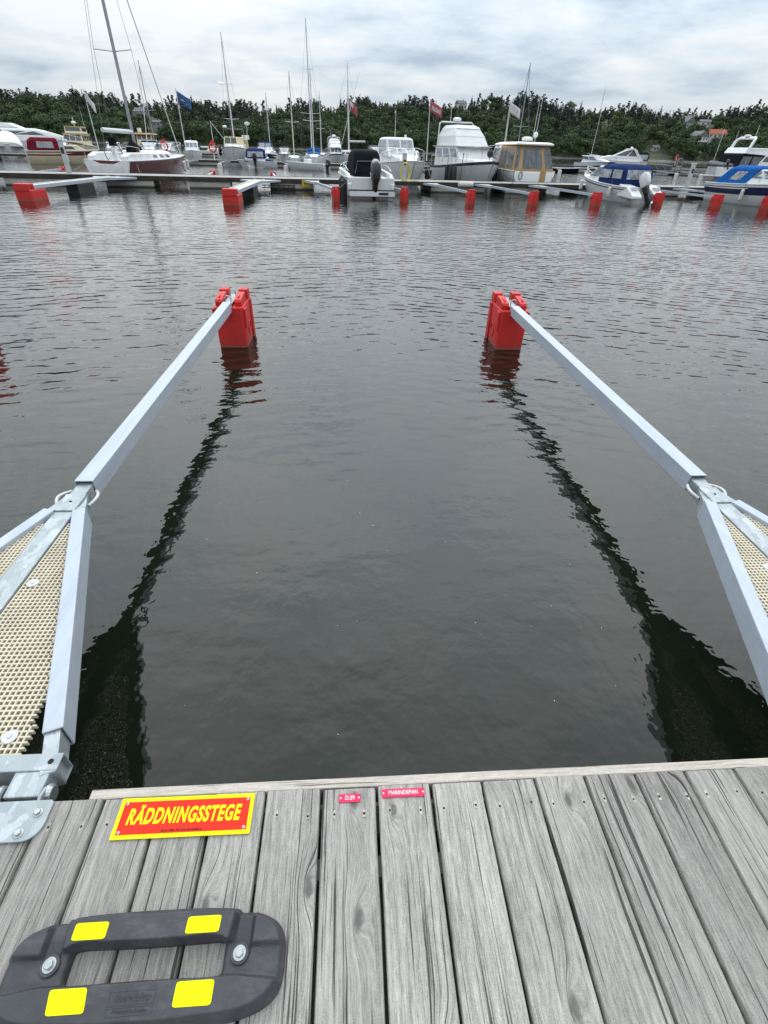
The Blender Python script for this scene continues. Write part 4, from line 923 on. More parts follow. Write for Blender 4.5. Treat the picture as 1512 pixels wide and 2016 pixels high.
# ---- flags
def flag(label, x, y, h_, fw, fh, mat, droop, marks=None, tilt=0.0, base=0.5):
    r_ = thing('flagpole', label, 'flag', (x, y, base), 0, 'flags flying over the marina'); r_.rotation_euler = (0, tilt, 0)
    MB().tube([(0, 0, 0), (0, 0, h_)], [0.10, 0.05], 8).obj('pole', 'mast_white', r_, smooth=True); MB().ball((0, 0, h_+0.06), 0.09, 0.09, 0.09, 8, 5).obj('finial', 'mast_white', r_)
    nx_, nz_ = 10, 5; vs, fs = [], []
    for j in range(nz_+1):
        for i in range(nx_+1):
            u, v = i/nx_, j/nz_; vs.append((0.08+u*fw, 0.22*math.sin(u*6.0+v*1.2)*u, h_-0.15-fh*(1-v)-droop*u))
    for j in range(nz_):
        for i in range(nx_): a = j*(nx_+1)+i; fs.append((a, a+1, a+nx_+2, a+nx_+1))
    f_ = MB().add(vs, fs).obj('cloth', mat, r_, smooth=True); m_ = f_.modifiers.new('thick', 'SOLIDIFY'); m_.thickness = 0.015
    if marks:
        mb = MB()
        for (u0, u1, v0, v1) in marks:
            P_ = lambda u, v: (0.08+u*fw, 0.22*math.sin(u*6.0+v*1.2)*u-0.03, h_-0.15-fh*(1-v)-droop*u)
            k = len(mb.v); mb.add([P_(u0, v0), P_(u1, v0), P_(u1, v1), P_(u0, v1)], [(0, 1, 2, 3)])
        o = mb.obj('printed_mark', 'flag_white', f_); m_ = o.modifiers.new('thick', 'SOLIDIFY'); m_.thickness = 0.01
bars = [(0.14+k*0.11, 0.20+k*0.11, 0.30, 0.70) for k in range(7)] + [(0.14, 0.30, 0.64, 0.70), (0.42, 0.58, 0.30, 0.37)]
flag('blue flag with pale mark on a white pole', -28.95, 110, 8.6, 2.1, 1.5, 'flag_blue', 1.1, [(0.25, 0.85, 0.42, 0.50), (0.62, 0.95, 0.22, 0.28)])
flag('white flag hanging slack beside the tall grey mast', -44.1, 110, 8.1, 1.1, 1.3, 'flag_white', 1.7)
flag('red flag with white letters between the cruiser and flybridge boat', 14.35, 110, 8.6, 2.1, 1.5, 'flag_red', 0.9, bars)
flag('faded red flag behind the bare sailboat mast above the black canopy', 0.15, 110, 8.4, 1.4, 1.3, 'flag_red', 1.2, [(0.05, 0.5, 0.5, 0.95)])
flag('pale pink flag with dark lower edge behind the beige canopy boat', 28.5, 110, 8.9, 2.0, 1.4, 'flag_white', 1.0, None)
far_pier('floating_pier', 'outermost low pier under the flagpoles', (-62, 108.9, 0), 0.0, 106, 2.2, [(k, k+4) for k in range(1, 104, 9)], 0, 0.50)
# ================================================================== boats (local frame: y forward, stern at y = 0, z = 0 waterline)
def hull(root, L_, B_, hb, hs, mat, tw=0.86, draft=0.3, rake=0.5, flare=0.10, stripe=None, deck='deck_white', fine=2.0, boot=None, sheer_drop=0.0):
    N = 14; secs = []; sheer = []
    for i in range(N+1):
        t_ = i/N; q = max(0.0, (t_-0.40)/0.60)
        b = B_/2*(tw+(1-tw)*math.sin(min(1.0, t_/0.45)*math.pi/2))*(max(0.0, 1-q**fine))**0.72 + 0.02
        zs = hs + (hb-hs)*t_**1.7 - sheer_drop*math.sin(math.pi*t_)
        y = L_*t_
        def pt(xf, z_): 
            rk = rake*max(0.0, q)**3*(1-max(-0.5, min(1, z_/hb)))
            return (b*xf, y - rk, z_)
        kd = -draft*(1-q**3)
        sec = [pt(0.0, kd), pt(0.55-0.2*q, kd*0.55+0.0*q), pt(0.88-flare*1.2-0.35*q*q, 0.06+0.14*q), pt(0.93-flare*0.6-0.16*q*q, zs*0.5), pt(0.985-0.05*q, zs*0.82), pt(1.0, zs)]
        secs.append(sec); sheer.append(sec[-1])
    full = [[(-x, y, z_) for x, y, z_ in s_[::-1]] + s_[1:] for s_ in secs]
    mb = MB().loft(full, close=False, cap=False); n = len(full[0]); mb.f.append(tuple(range(n)))
    h_ = mb.obj('hull', mat, root, smooth=True)
    mb = MB(); k = len(sheer)
    vs = [(-x+0.0, y, z_-0.02) for x, y, z_ in sheer] + [(x, y, z_-0.02) for x, y, z_ in sheer]
    mb.add(vs, [(i, i+k, i+1+k, i+1) for i in range(k-1)]); mb.obj('deck', deck, root)
    mb = MB()
    for sx in (-1, 1): mb.tube([(sx*x, y, z_+0.005) for x, y, z_ in sheer], 0.032, 6)
    mb.obj('rub_rail', 'gelcoat_grey' if mat != 'gelcoat_grey' else 'rubber_black', root)
    if stripe:
        sm_, f0, f1 = stripe
        for sx in (-1, 1):
            rows = [[], []]
            for s_ in secs:
                pts = [Vector((sx*a, b_, c_)) for a, b_, c_ in s_[2:]]
                for r_, f_ in ((0, f0), (1, f1)):
                    zt = s_[2][2] + (s_[-1][2]-s_[2][2])*f_
                    for a, b_ in zip(pts[:-1], pts[1:]):
                        if a.z <= zt <= b_.z+1e-6: rows[r_].append(a.lerp(b_, (zt-a.z)/max(1e-6, b_.z-a.z)) + Vector((sx*0.012, 0.004, 0))); break
            k = len(rows[0]); mb = MB().add(rows[0]+rows[1], [((i, i+1, i+1+k, i+k) if sx > 0 else (i, i+k, i+1+k, i+1)) for i in range(k-1)])
            mb.obj('stripe', sm_, h_)
    return secs
def slice_(z_, ya, yb, wa, wb): return [(-wa, ya, z_), (wa, ya, z_), (wb, yb, z_), (-wb, yb, z_)]
def faces(s0, s1):
    return {'aft': (s0[0], s0[1], s1[1], s1[0]), 'right': (s0[1], s0[2], s1[2], s1[1]), 'front': (s0[2], s0[3], s1[3], s1[2]), 'left': (s0[3], s0[0], s1[0], s1[3])}
def house_(root, slices, mat, name='cabin', bevel=0.05, smooth=False):
    sl = [slice_(*s_) for s_ in slices]; MB().loft(sl).obj(name, mat, root, bevel=bevel, seg=2, smooth=smooth); return [faces(a, b) for a, b in zip(sl[:-1], sl[1:])]
def pane(root, q, u0, u1, v0, v1, mat='glass', name='window', off=0.015): MB().panel(q, u0, u1, v0, v1, off, 0.03).obj(name, mat, root)
def rail(root, pts, posts, zoff, mat='alu', r_=0.018, name='rail'):
    for sx in (-1, 1):
        mb = MB().tube([(sx*x, y, z_) for x, y, z_ in pts], r_, 6)
        for k in posts: x, y, z_ = pts[k]; mb.tube([(sx*x, y, z_), (sx*x, y-0.05, z_-zoff)], r_*0.8, 5)
        mb.obj(name, mat, root)
def bow_rail(root, secs, i0, h_=0.45, **k):
    pts = [(max(0.02, s_[-1][0]-0.08), s_[-1][1]-0.05, s_[-1][2]+h_*(0.75+0.25*j/6)) for j, s_ in enumerate(secs[i0:])]
    rail(root, pts, range(0, len(pts), 2), h_, **k)
def fender(root, x, y, z_, r_=0.11, h_=0.5, mat='fender_white'):
    f_ = MB().tube([(x, y, z_-h_/2), (x, y, z_-h_*0.42), (x, y, z_+h_*0.36), (x, y, z_+h_/2)], [r_*0.4, r_, r_, r_*0.3], 10).obj('fender', mat, root, smooth=True)
    MB().tube([(x, y, z_+h_/2), (x*0.97, y, z_+h_/2+0.35)], 0.012, 4).obj('rope', 'wire', f_)
def outboard(root, y, z_, s_=1.0, cowl='outboard_grey', tilt=0.0, x=0.0):
    e_ = bpy.data.objects.new('outboard', None); COL.objects.link(e_); e_.parent = root; e_.location = (x, y, z_); e_.rotation_euler = (tilt, 0, 0); e_.scale = (s_, s_, s_)
    def rg(z0, w_, ya, yb): return [(a*w_, (ya+yb)/2 + b*(yb-ya)/2, z0 + c_*0.10) for a, b, c_ in ((-0.6, -1, 0), (0.6, -1, 0), (1, -0.5, 0), (1, 0.6, 0.3), (0.6, 1, 0.5), (-0.6, 1, 0.5), (-1, 0.6, 0.3), (-1, -0.5, 0))]
    MB().loft([rg(0.05, 0.17, -0.38, 0.02), rg(0.20, 0.22, -0.52, 0.06), rg(0.55, 0.24, -0.56, 0.08), rg(0.80, 0.19, -0.50, 0.06), rg(0.88, 0.11, -0.40, -0.02)]).obj('cowl', cowl, e_, smooth=True, bevel=0.02)
    MB().loft([rg(-0.35, 0.10, -0.34, 0.0), rg(0.06, 0.15, -0.40, 0.02)]).obj('midsection', 'black_plastic', e_, smooth=True)
    MB().loft([rg(-1.0, 0.05, -0.30, 0.02), rg(-0.36, 0.07, -0.32, 0.0)]).obj('leg', 'black_plastic', e_, smooth=True)
    MB().ball((0, -0.22, -0.95), 0.07, 0.28, 0.07, 8, 6).obj('gearcase', 'black_plastic', e_, smooth=True)
    mb = MB()
    for k in range(3): a = k*2.094; mb.add([(0.03*math.cos(a+1.57), -0.50, -0.95+0.03*math.sin(a+1.57)), (0.18*math.cos(a-0.35), -0.47, -0.95+0.18*math.sin(a-0.35)), (0.20*math.cos(a), -0.50, -0.95+0.20*math.sin(a)), (0.18*math.cos(a+0.35), -0.54, -0.95+0.18*math.sin(a+0.35))], [(0, 1, 2, 3)])
    o = mb.obj('propeller', 'alu', e_); m_ = o.modifiers.new('thick', 'SOLIDIFY'); m_.thickness = 0.012
    MB().box(-0.24, -0.185, -0.32, -0.05, 0.32, 0.40).obj('badge', 'gelcoat_grey', e_)
    return e_
def antenna(root, x, y, z_, h_, lean=0.0, r_=0.018, mat='mast_white', name='antenna'): MB().tube([(x, y, z_), (x+lean*h_, y, z_+h_)], [r_, r_*0.6], 6).obj(name, mat, root)
def radar(root, x, y, z_, r_=0.28): MB().tube([(x, y, z_), (x, y, z_+0.04), (x, y, z_+0.16), (x, y, z_+0.22)], [r_*0.8, r_, r_, r_*0.5], 14).obj('radar_dome', 'gelcoat', root, smooth=True)
def canopy(root, prof, mat, wb, wt, name='canopy', crown=0.10):
    """canvas hood: profile (y, z_top) hoops over width wb at z0, wt at the top"""
    rings = []
    for y, z0, zt in prof:
        ring = []
        for k in range(11):
            a = math.pi*k/10; c_, s_ = math.cos(a), math.sin(a)
            xx = math.copysign(abs(c_)**0.55, c_); zz = s_**0.55
            ring.append((-xx*(wb+(wt-wb)*zz), y, z0+(zt-z0)*zz + crown*(1-xx*xx)*0.4))
        rings.append(ring)
    mb = MB().loft(rings, close=False, cap=False); n = len(rings[0]); mb.f.append(tuple(range(n))); mb.f.append(tuple(range(len(mb.v)-1, len(mb.v)-n-1, -1)))
    return mb.obj(name, mat, root, smooth=True)
def boat(label, x, y, rz, cat='motorboat', name='motorboat', group='boats moored in the marina'): return thing(name, label, cat, (x, y, 0), rz, group)

# ---- 1 white outboard boat with black canopy, stern towards the berth
b = boat('white outboard boat with tall black canopy and grey engine, stern to open water', 1.10, 28.75, R(8))
s_ = hull(b, 6.0, 2.45, 1.12, 0.86, 'gelcoat', tw=0.93, draft=0.35, rake=0.7)
MB().box(-1.12, 1.12, -0.42, 0.0, 0.12, 0.36).obj('swim_platform', 'gelcoat', b, bevel=0.03); MB().box(-1.14, 1.14, -0.43, 0.01, 0.362, 0.39).obj('platform_trim', 'rubber_black', b)
for sx in (-1, 1):
    MB().xprism([(-0.05, 0.36), (-0.05, 0.62), (0.5, 1.02), (3.4, 1.18), (3.4, 0.80), (0.2, 0.5)], *sorted((sx*0.98, sx*1.16))).obj('coaming', 'gelcoat', b, bevel=0.04)
    rail(b, [(1.08, 0.4, 1.12), (1.09, 1.4, 1.30), (1.08, 2.2, 1.32), (1.05, 2.4, 1.12)], [1], 0.2) if sx > 0 else None
MB().box(0.28, 0.95, 0.02, 0.55, 0.40, 0.70).obj('aft_seat', 'deck_white', b, bevel=0.06); MB().box(-0.95, -0.35, 0.02, 0.5, 0.40, 0.66).obj('aft_seat', 'deck_white', b, bevel=0.06)
fs_ = house_(b, [(0.55, 1.15, 3.6, 0.68, 0.80), (1.00, 1.15, 3.9, 0.68, 0.76), (1.72, 1.30, 3.3, 0.66, 0.66), (1.92, 1.50, 3.0, 0.60, 0.58), (1.98, 1.9, 2.7, 0.45, 0.42)], 'canvas_black', 'canopy', 0.08, True)
pane(b, fs_[1]['aft'], 0.12, 0.62, 0.05, 0.75, 'canvas_black', 'door_flap', 0.03); MB().tube([(-0.62, 1.13, 1.02), (-0.5, 1.18, 1.5), (0.5, 1.18, 1.52)], 0.016, 5).obj('piping', 'canvas_grey', b)
outboard(b, -0.12, 0.70, 1.02, 'outboard_grey', R(6), 0.14)
MB().box(0.30, 0.78, -0.445, -0.432, 0.205, 0.30).obj('name_panel', 'black_plastic', b)
fender(b, -1.30, 0.5, 0.35, 0.16, 0.95, 'rubber_black'); fender(b, -1.28, 1.5, 0.40, 0.15, 0.9, 'rubber_black')
bow_rail(b, s_, 9, 0.35)
# ---- 2 white boat with blue canopy and tilted engine
b = boat('white outboard boat with navy canopy, clear windows and tilted white engine', 15.85, 30.6, R(13))
s_ = hull(b, 5.3, 2.2, 1.15, 0.72, 'gelcoat', tw=0.90, draft=0.3, rake=0.8, stripe=('navy', 0.80, 0.86))
fs_ = house_(b, [(0.70, 2.6, 4.9, 0.98, 0.45), (1.02, 2.65, 4.2, 0.92, 0.62), (1.60, 2.45, 3.1, 0.86, 0.72)], 'gelcoat', 'cuddy', 0.04)
pane(b, fs_[1]['front'], 0.06, 0.94, 0.1, 0.92, 'glass_pale', 'windshield'); pane(b, fs_[1]['left'], 0.1, 0.85, 0.12, 0.9, 'glass_pale'); pane(b, fs_[1]['right'], 0.1, 0.85, 0.12, 0.9, 'glass_pale')
fs_ = house_(b, [(0.72, 0.55, 2.75, 0.98, 0.96), (1.05, 0.55, 2.75, 0.98, 0.95), (1.50, 0.62, 2.72, 0.94, 0.90), (1.66, 0.85, 2.6, 0.80, 0.80), (1.72, 1.2, 2.3, 0.55, 0.55)], 'canvas_navy', 'canopy', 0.10, True)
pane(b, fs_[1]['aft'], 0.10, 0.90, 0.0, 0.95, 'clear_vinyl', 'canopy_window'); pane(b, fs_[1]['left'], 0.05, 0.48, 0.05, 0.92, 'clear_vinyl', 'canopy_window'); pane(b, fs_[1]['left'], 0.56, 0.92, 0.05, 0.92, 'clear_vinyl', 'canopy_window'); pane(b, fs_[1]['right'], 0.08, 0.9, 0.05, 0.92, 'clear_vinyl', 'canopy_window')
for sx in (-1, 1): MB().xprism([(-0.62, 0.22), (-0.62, 0.36), (-0.35, 0.55), (0.1, 0.78), (0.7, 0.86), (0.7, 0.30)], *sorted((sx*0.40, sx*1.02))).obj('stern_wing', 'gelcoat', b, bevel=0.05); MB().box(*sorted((sx*0.55, sx*0.9)), -0.30, -0.05, 0.60, 0.76).obj('hatch', 'deck_white', b, bevel=0.02)
outboard(b, -0.10, 0.60, 0.88, 'outboard_white', R(-38))
fender(b, -1.16, 1.2, 0.45, 0.10, 0.5); fender(b, -1.10, 4.0, 0.65, 0.10, 0.5); bow_rail(b, s_, 9, 0.38, mat='mast_white')
# ---- 3 boat with bright blue cover
b = boat('white boat with navy band under a bright blue cover', 23.0, 35.0, R(188))
s_ = hull(b, 7.2, 2.6, 1.15, 0.92, 'gelcoat', tw=0.85, draft=0.35, rake=0.8, stripe=('navy', 0.46, 0.86), boot=None)
fs_ = house_(b, [(0.86, 2.8, 6.3, 1.05, 0.35), (1.20, 2.8, 5.2, 1.0, 0.6), (1.68, 2.8, 4.5, 0.92, 0.72)], 'gelcoat', 'cabin', 0.05)
for sd_ in ('left', 'right'): pane(b, fs_[1][sd_], 0.08, 0.44, 0.15, 0.85, 'glass_pale'); pane(b, fs_[1][sd_], 0.52, 0.92, 0.15, 0.85, 'glass_pale')
pane(b, fs_[1]['front'], 0.08, 0.92, 0.15, 0.85, 'glass_pale', 'windshield')
fs_ = house_(b, [(0.90, 0.5, 2.9, 1.08, 1.04), (1.72, 1.5, 3.6, 0.95, 0.92), (1.84, 1.8, 3.4, 0.72, 0.72)], 'canvas_blue', 'cover', 0.08, True)
for sd_ in ('left', 'right'): pane(b, fs_[0][sd_], 0.38, 0.72, 0.3, 0.8, 'clear_vinyl', 'cover_window')
fender(b, 1.36, 3.4, 0.50, 0.10, 0.55); bow_rail(b, s_, 8, 0.45)
# ---- 4 sailing yacht, white transom, dark red hull
def rigging(b, my, h_, spreads, L_, sheer_x, hb, r_=0.075, mat='mast_grey', boom=None, deck=0.9, furl=True, boommat='gelcoat_grey'):
    MB().tube([(0, my, deck), (0, my, h_*0.6), (0, my, h_)], [r_, r_, r_*0.7], 8).obj('mast', mat, b, smooth=True)
    for z_, w_ in spreads: MB().tube([(-w_, my-0.15, z_+0.08), (0, my, z_), (w_, my-0.15, z_+0.08)], 0.022, 6).obj('spreader', mat, b)
    z1, w1 = spreads[0] if spreads else (h_*0.5, 0.6)
    for sx in (-1, 1): MB().tube([(sx*sheer_x, my-0.2, deck), (sx*w1, my-0.15, z1+0.08), (0, my, h_*0.97)], 0.011, 4).obj('shroud', 'wire', b)
    MB().tube([(0, L_-0.15, hb), (0, my+0.05, h_*0.96)], 0.035 if furl else 0.012, 6).obj('forestay', 'mast_white' if furl else 'wire', b)
    MB().tube([(0, 0.1, deck), (0, my-0.05, h_*0.99)], 0.010, 4).obj('backstay', 'wire', b)
    if boom: MB().tube([(0, my-0.1, boom[0]), (0, my-boom[1], boom[0]+0.02)], [0.11, 0.11], 8).obj('boom', boommat, b, smooth=True)
b = boat('sailing yacht with white transom, burgundy hull and tall grey mast', -14.35, 36.5, R(-9), 'sailboat', 'sailing_yacht')
s_ = hull(b, 10.4, 3.15, 1.28, 1.02, 'hull_red', tw=0.88, draft=0.5, rake=0.4, fine=1.8)
MB().prism([(-1.10, 0.06), (1.10, 0.06), (1.42, 0.98), (0.95, 1.03), (0.45, 0.86), (-0.45, 0.86), (-0.95, 1.03), (-1.42, 0.98)], 0, 0.10).obj('transom', 'gelcoat', b)
b.children[-1].rotation_euler = (R(90), 0, 0); b.children[-1].location = (0, 0.02, 0.0)
MB().box(-0.95, -0.42, -0.11, -0.085, 0.34, 0.80).obj('transom_locker', 'deck_white', b, bevel=0.02); MB().box(0.42, 0.90, -0.11, -0.085, 0.38, 0.78).obj('transom_locker', 'deck_white', b, bevel=0.02); MB().box(-0.35, 0.35, -0.11, -0.085, 0.12, 0.32).obj('step_door', 'deck_white', b, bevel=0.01)
for sx in (-1, 1): MB().xprism([(0.1, 0.95), (0.1, 1.25), (0.7, 1.42), (3.2, 1.42), (3.5, 1.0)], *sorted((sx*0.80, sx*1.22))).obj('cockpit_coaming', 'gelcoat', b, bevel=0.06)
fs_ = house_(b, [(0.98, 3.3, 8.6, 1.12, 0.45), (1.42, 3.4, 7.4, 0.98, 0.55), (1.52, 3.6, 6.8, 0.7, 0.4)], 'gelcoat', 'coachroof', 0.08)
for sd_ in ('left', 'right'):
    for u in (0.12, 0.38, 0.62): pane(b, fs_[0][sd_], u, u+0.16, 0.35, 0.75)
MB().box(-0.42, 0.42, 3.26, 3.36, 0.75, 1.62).obj('companionway', 'wood_varnish', b)
canopy(b, [(2.9, 1.35, 1.72), (3.3, 1.4, 1.98), (4.1, 1.45, 1.70)], 'canvas_black', 0.80, 0.70, 'spray_hood').scale = (0.3, 1, 1)
MB().tube([(0.55*math.cos(a), 0.95, 1.35+0.55*math.sin(a)) for a in [k*2*math.pi/20 for k in range(21)]], 0.025, 6).obj('wheel', 'black_plastic', b)
mb = MB()
for k in range(5): a = k*1.2566; mb.tube([(0, 0.95, 1.35), (0.55*math.cos(a), 0.95, 1.35+0.55*math.sin(a))], 0.012, 4)
mb.obj('wheel_spokes', 'alu', b); MB().box(-0.14, 0.14, 1.0, 1.25, 0.8, 1.7).obj('binnacle', 'gelcoat', b, bevel=0.03); MB().box(-0.16, 0.24, 0.92, 1.2, 1.72, 2.15).obj('instrument_cover', 'canvas_black', b, bevel=0.05)
rigging(b, 3.75, 15.5, [(6.2, 1.15), (10.2, 0.9)], 10.4, 1.4, 1.3, 0.095, 'mast_grey', (2.45, 3.4), 1.45)
bow_rail(b, s_, 4, 0.62, r_=0.012); fender(b, 1.52, 7.2, 0.65, 0.13, 0.62); fender(b, 1.36, 8.1, 0.72, 0.12, 0.62)
rail(b, [(1.3, 0.1, 1.75), (1.35, 0.8, 1.72), (1.35, 1.6, 1.65)], [0, 2], 0.7, r_=0.014, name='pushpit')
# ---- 5 express cruiser, bow to the pier
def express(b, L_, B_, hmat='gelcoat', top=True, topmat='tarp_white', glass='glass_pale', s=1.0, stripe=None):
    s_ = hull(b, L_, B_, 1.45*s, 1.15*s, hmat, tw=0.9, draft=0.4, rake=1.1*s, fine=2.2, stripe=stripe)
    fs_ = house_(b, [(1.18*s, L_*0.18, L_*0.90, B_*0.43, B_*0.08), (1.55*s, L_*0.2, L_*0.76, B_*0.41, B_*0.20), (1.72*s, L_*0.22, L_*0.60, B_*0.385, B_*0.30)], 'gelcoat', 'foredeck', 0.08)
    fw = house_(b, [(1.62*s, L_*0.20, L_*0.585, B_*0.39, B_*0.34), (2.08*s, L_*0.20, L_*0.46, B_*0.37, B_*0.31)], glass, 'windshield', 0.02)
    mb = MB()
    for u in (0.04, 0.34, 0.66, 0.96): mb.panel(fw[0]['front'], u-0.02, u+0.02, 0, 1.0, 0.02, 0.04)
    mb.panel(fw[0]['front'], 0.0, 1.0, 0.93, 1.02, 0.025, 0.05); mb.panel(fw[0]['left'], 0, 1, 0.93, 1.02, 0.025, 0.05); mb.panel(fw[0]['right'], 0, 1, 0.93, 1.02, 0.025, 0.05); mb.panel(fw[0]['left'], 0.48, 0.52, 0, 1, 0.02, 0.04); mb.panel(fw[0]['right'], 0.48, 0.52, 0, 1, 0.02, 0.04)
    mb.obj('windshield_frame', 'gelcoat', b)
    if top:
        ft = house_(b, [(2.09*s, L_*0.12, L_*0.45, B_*0.37, B_*0.31), (2.62*s, L_*0.15, L_*0.40, B_*0.345, B_*0.295), (2.70*s, L_*0.18, L_*0.36, B_*0.26, B_*0.22)], topmat, 'canopy', 0.07, True)
        pane(b, ft[0]['front'], 0.06, 0.47, 0.1, 0.85, 'clear_vinyl', 'canopy_window'); pane(b, ft[0]['front'], 0.53, 0.94, 0.1, 0.85, 'clear_vinyl', 'canopy_window')
        for sd_ in ('left', 'right'): pane(b, ft[0][sd_], 0.12, 0.88, 0.12, 0.85, 'clear_vinyl', 'canopy_window')
        pane(b, ft[0]['aft'], 0.1, 0.9, 0.1, 0.85, 'clear_vinyl', 'canopy_window')
    bow_rail(b, s_, 6, 0.62*s)
    return s_
b = boat('white express cruiser with cream hood, bow beside the yellow hose', 3.15, 45.4, R(188))
s_ = express(b, 7.6, 3.15); antenna(b, 0.25, 2.6, 2.7, 1.5); MB().tube([(-0.5, 2.6, 2.7), (-0.5, 2.6, 2.86)], 0.09, 10).obj('lamp', 'gelcoat', b)
MB().tube([(0.1, 4.15, 1.9), (0.32, 3.85, 2.05)], 0.02, 5).obj('wiper', 'black_plastic', b); fender(b, -1.62, 5.0, 0.7, 0.2, 0.55, 'rubber_black'); fender(b, -1.5, 5.7, 0.75, 0.2, 0.55, 'rubber_black')
# ---- 6 flybridge boat
def flybridge(b, L_, B_, mat='gelcoat', covers='tarp_white', s=1.0, hullmat='gelcoat_grey'):
    s_ = hull(b, L_, B_, 1.55*s, 1.1*s, hullmat, tw=0.92, draft=0.5, rake=1.0*s, fine=2.4, stripe=('rubber_black', 0.90, 0.97))
    house_(b, [(1.15*s, L_*0.55, L_*0.88, B_*0.40, B_*0.16), (1.62*s, L_*0.55, L_*0.80, B_*0.38, B_*0.22)], mat, 'foredeck', 0.08)
    fs_ = house_(b, [(1.05*s, L_*0.10, L_*0.66, B_*0.45, B_*0.40), (1.62*s, L_*0.10, L_*0.66, B_*0.44, B_*0.385), (2.26*s, L_*0.08, L_*0.56, B_*0.42, B_*0.37), (2.32*s, L_*0.02, L_*0.62, B_*0.46, B_*0.41)], mat, 'saloon', 0.04)
    for k in range(3): pane(b, fs_[1]['front'], 0.04+k*0.32, 0.32+k*0.32, 0.1, 0.9, covers if covers != 'none' else 'glass', 'windshield_cover' if covers != 'none' else 'windshield')
    for sd_ in ('left', 'right'):
        for k in range(3): pane(b, fs_[1][sd_], 0.06+k*0.31, 0.30+k*0.31, 0.12, 0.86, 'glass_pale')
    ff = house_(b, [(2.32*s, L_*0.08, L_*0.55, B_*0.40, B_*0.37), (2.90*s, L_*0.08, L_*0.47, B_*0.38, B_*0.34), (3.34*s, L_*0.12, L_*0.40, B_*0.33, B_*0.28), (3.52*s, L_*0.14, L_*0.36, B_*0.28, B_*0.22)], covers if covers != 'none' else mat, 'flybridge_cover', 0.05)
    pane(b, ff[1]['front'], 0.03, 0.97, 0.86, 1.1, 'gelcoat', 'visor', 0.05); pane(b, ff[0]['front'], 0.0, 1.0, 0.92, 1.0, 'gelcoat_grey', 'seam')
    MB().tube([(-B_*0.42, L_*0.12, 2.3*s), (-B_*0.41, L_*0.13, 3.62*s), (-B_*0.36, L_*0.13, 3.72*s), (B_*0.36, L_*0.13, 3.72*s), (B_*0.41, L_*0.13, 3.62*s), (B_*0.42, L_*0.12, 2.3*s)], 0.05, 8).obj('radar_arch', 'mast_white', b, smooth=True)
    radar(b, 0.0, L_*0.13, 3.78*s, 0.30); antenna(b, 0.5, L_*0.13, 3.7*s, 0.9)
    bow_rail(b, s_, 5, 0.75*s); rail(b, [(B_*0.46, 0.3, 1.75*s), (B_*0.47, L_*0.25, 1.75*s), (B_*0.46, L_*0.5, 1.8*s)], [0, 1, 2], 0.65*s)
    return s_
b = boat('white flybridge motorboat with covered windscreens and radar dome', 7.75, 46.2, R(190), name='flybridge_boat')
s_ = flybridge(b, 8.6, 3.2, covers='tarp_white')
for k in (4.6, 5.4, 6.2): fender(b, 1.70, k, 0.80, 0.14, 0.95, 'rubber_black')
MB().ball((0.0, 7.9, 1.95), 0.22, 0.12, 0.22, 10, 6).obj('searchlight', 'rubber_black', b, smooth=True); MB().tube([(0, 7.9, 1.6), (0, 7.9, 1.8)], 0.03, 6).obj('light_stem', 'alu', b)
# ---- 7 hardtop boat with beige canvas
b = boat('white hardtop boat with beige canvas enclosure, stern to the pier', 12.2, 38.3, R(8), name='hardtop_boat')
s_ = hull(b, 8.0, 3.05, 1.45, 1.10, 'gelcoat', tw=0.93, draft=0.45, rake=0.9, fine=2.3)
MB().box(-1.35, 1.35, -0.75, 0.0, 0.20, 0.34).obj('swim_platform', 'gelcoat', b, bevel=0.03)
fs_ = house_(b, [(1.05, 0.25, 3.3, 1.42, 1.40), (1.24, 0.25, 3.3, 1.42, 1.40), (2.32, 0.75, 3.3, 1.20, 1.25), (2.46, 0.9, 3.3, 1.12, 1.20)], 'canvas_beige', 'enclosure', 0.05)
pane(b, fs_[1]['aft'], 0.22, 0.72, 0.0, 0.98, 'vinyl_dark', 'canvas_window'); pane(b, fs_[1]['aft'], 0.80, 0.985, 0.02, 0.98, 'vinyl_dark', 'canvas_window'); pane(b, fs_[1]['aft'], 0.015, 0.12, 0.02, 0.98, 'vinyl_dark', 'canvas_window')
for sd_ in ('left', 'right'): pane(b, fs_[1][sd_], 0.12, 0.50, 0.04, 0.95, 'vinyl_dark', 'canvas_window'); pane(b, fs_[1][sd_], 0.58, 0.92, 0.04, 0.95, 'vinyl_dark', 'canvas_window')
fs_ = house_(b, [(1.15, 3.25, 6.9, 1.38, 0.60), (1.55, 3.25, 6.0, 1.36, 0.85), (2.36, 3.25, 5.0, 1.24, 1.02), (2.52, 3.2, 4.6, 1.12, 0.85)], 'gelcoat', 'wheelhouse', 0.05)
pane(b, fs_[1]['front'], 0.05, 0.95, 0.08, 0.92, 'glass_pale', 'windshield')
for sd_ in ('left', 'right'): pane(b, fs_[1][sd_], 0.06, 0.42, 0.1, 0.9, 'glass_pale'); pane(b, fs_[1][sd_], 0.50, 0.94, 0.1, 0.9, 'glass_pale')
house_(b, [(2.47, 0.55, 4.9, 1.32, 1.12), (2.56, 0.5, 4.8, 1.30, 1.05), (2.64, 0.8, 4.4, 1.05, 0.8)], 'gelcoat', 'roof', 0.04)
for x0, x1 in ((-1.25, -0.45), (0.72, 1.25)): MB().box(x0, x1, -0.03, 0.0, 0.42, 0.98).obj('transom_panel', 'deck_white', b, bevel=0.02)
MB().box(0.42, 0.80, -0.05, 0.02, 0.40, 1.12).obj('door_curtain', 'canvas_beige', b); MB().box(-0.62, 0.34, -0.05, 0.0, 0.40, 1.02).obj('door', 'deck_white', b, bevel=0.02)
MB().tube([(-0.98+0.12*math.cos(a), -0.06, 0.86+0.2*math.sin(a)) for a in [k*math.pi/6 for k in range(13)]], 0.03, 6).obj('rope_coil', 'wire', b)
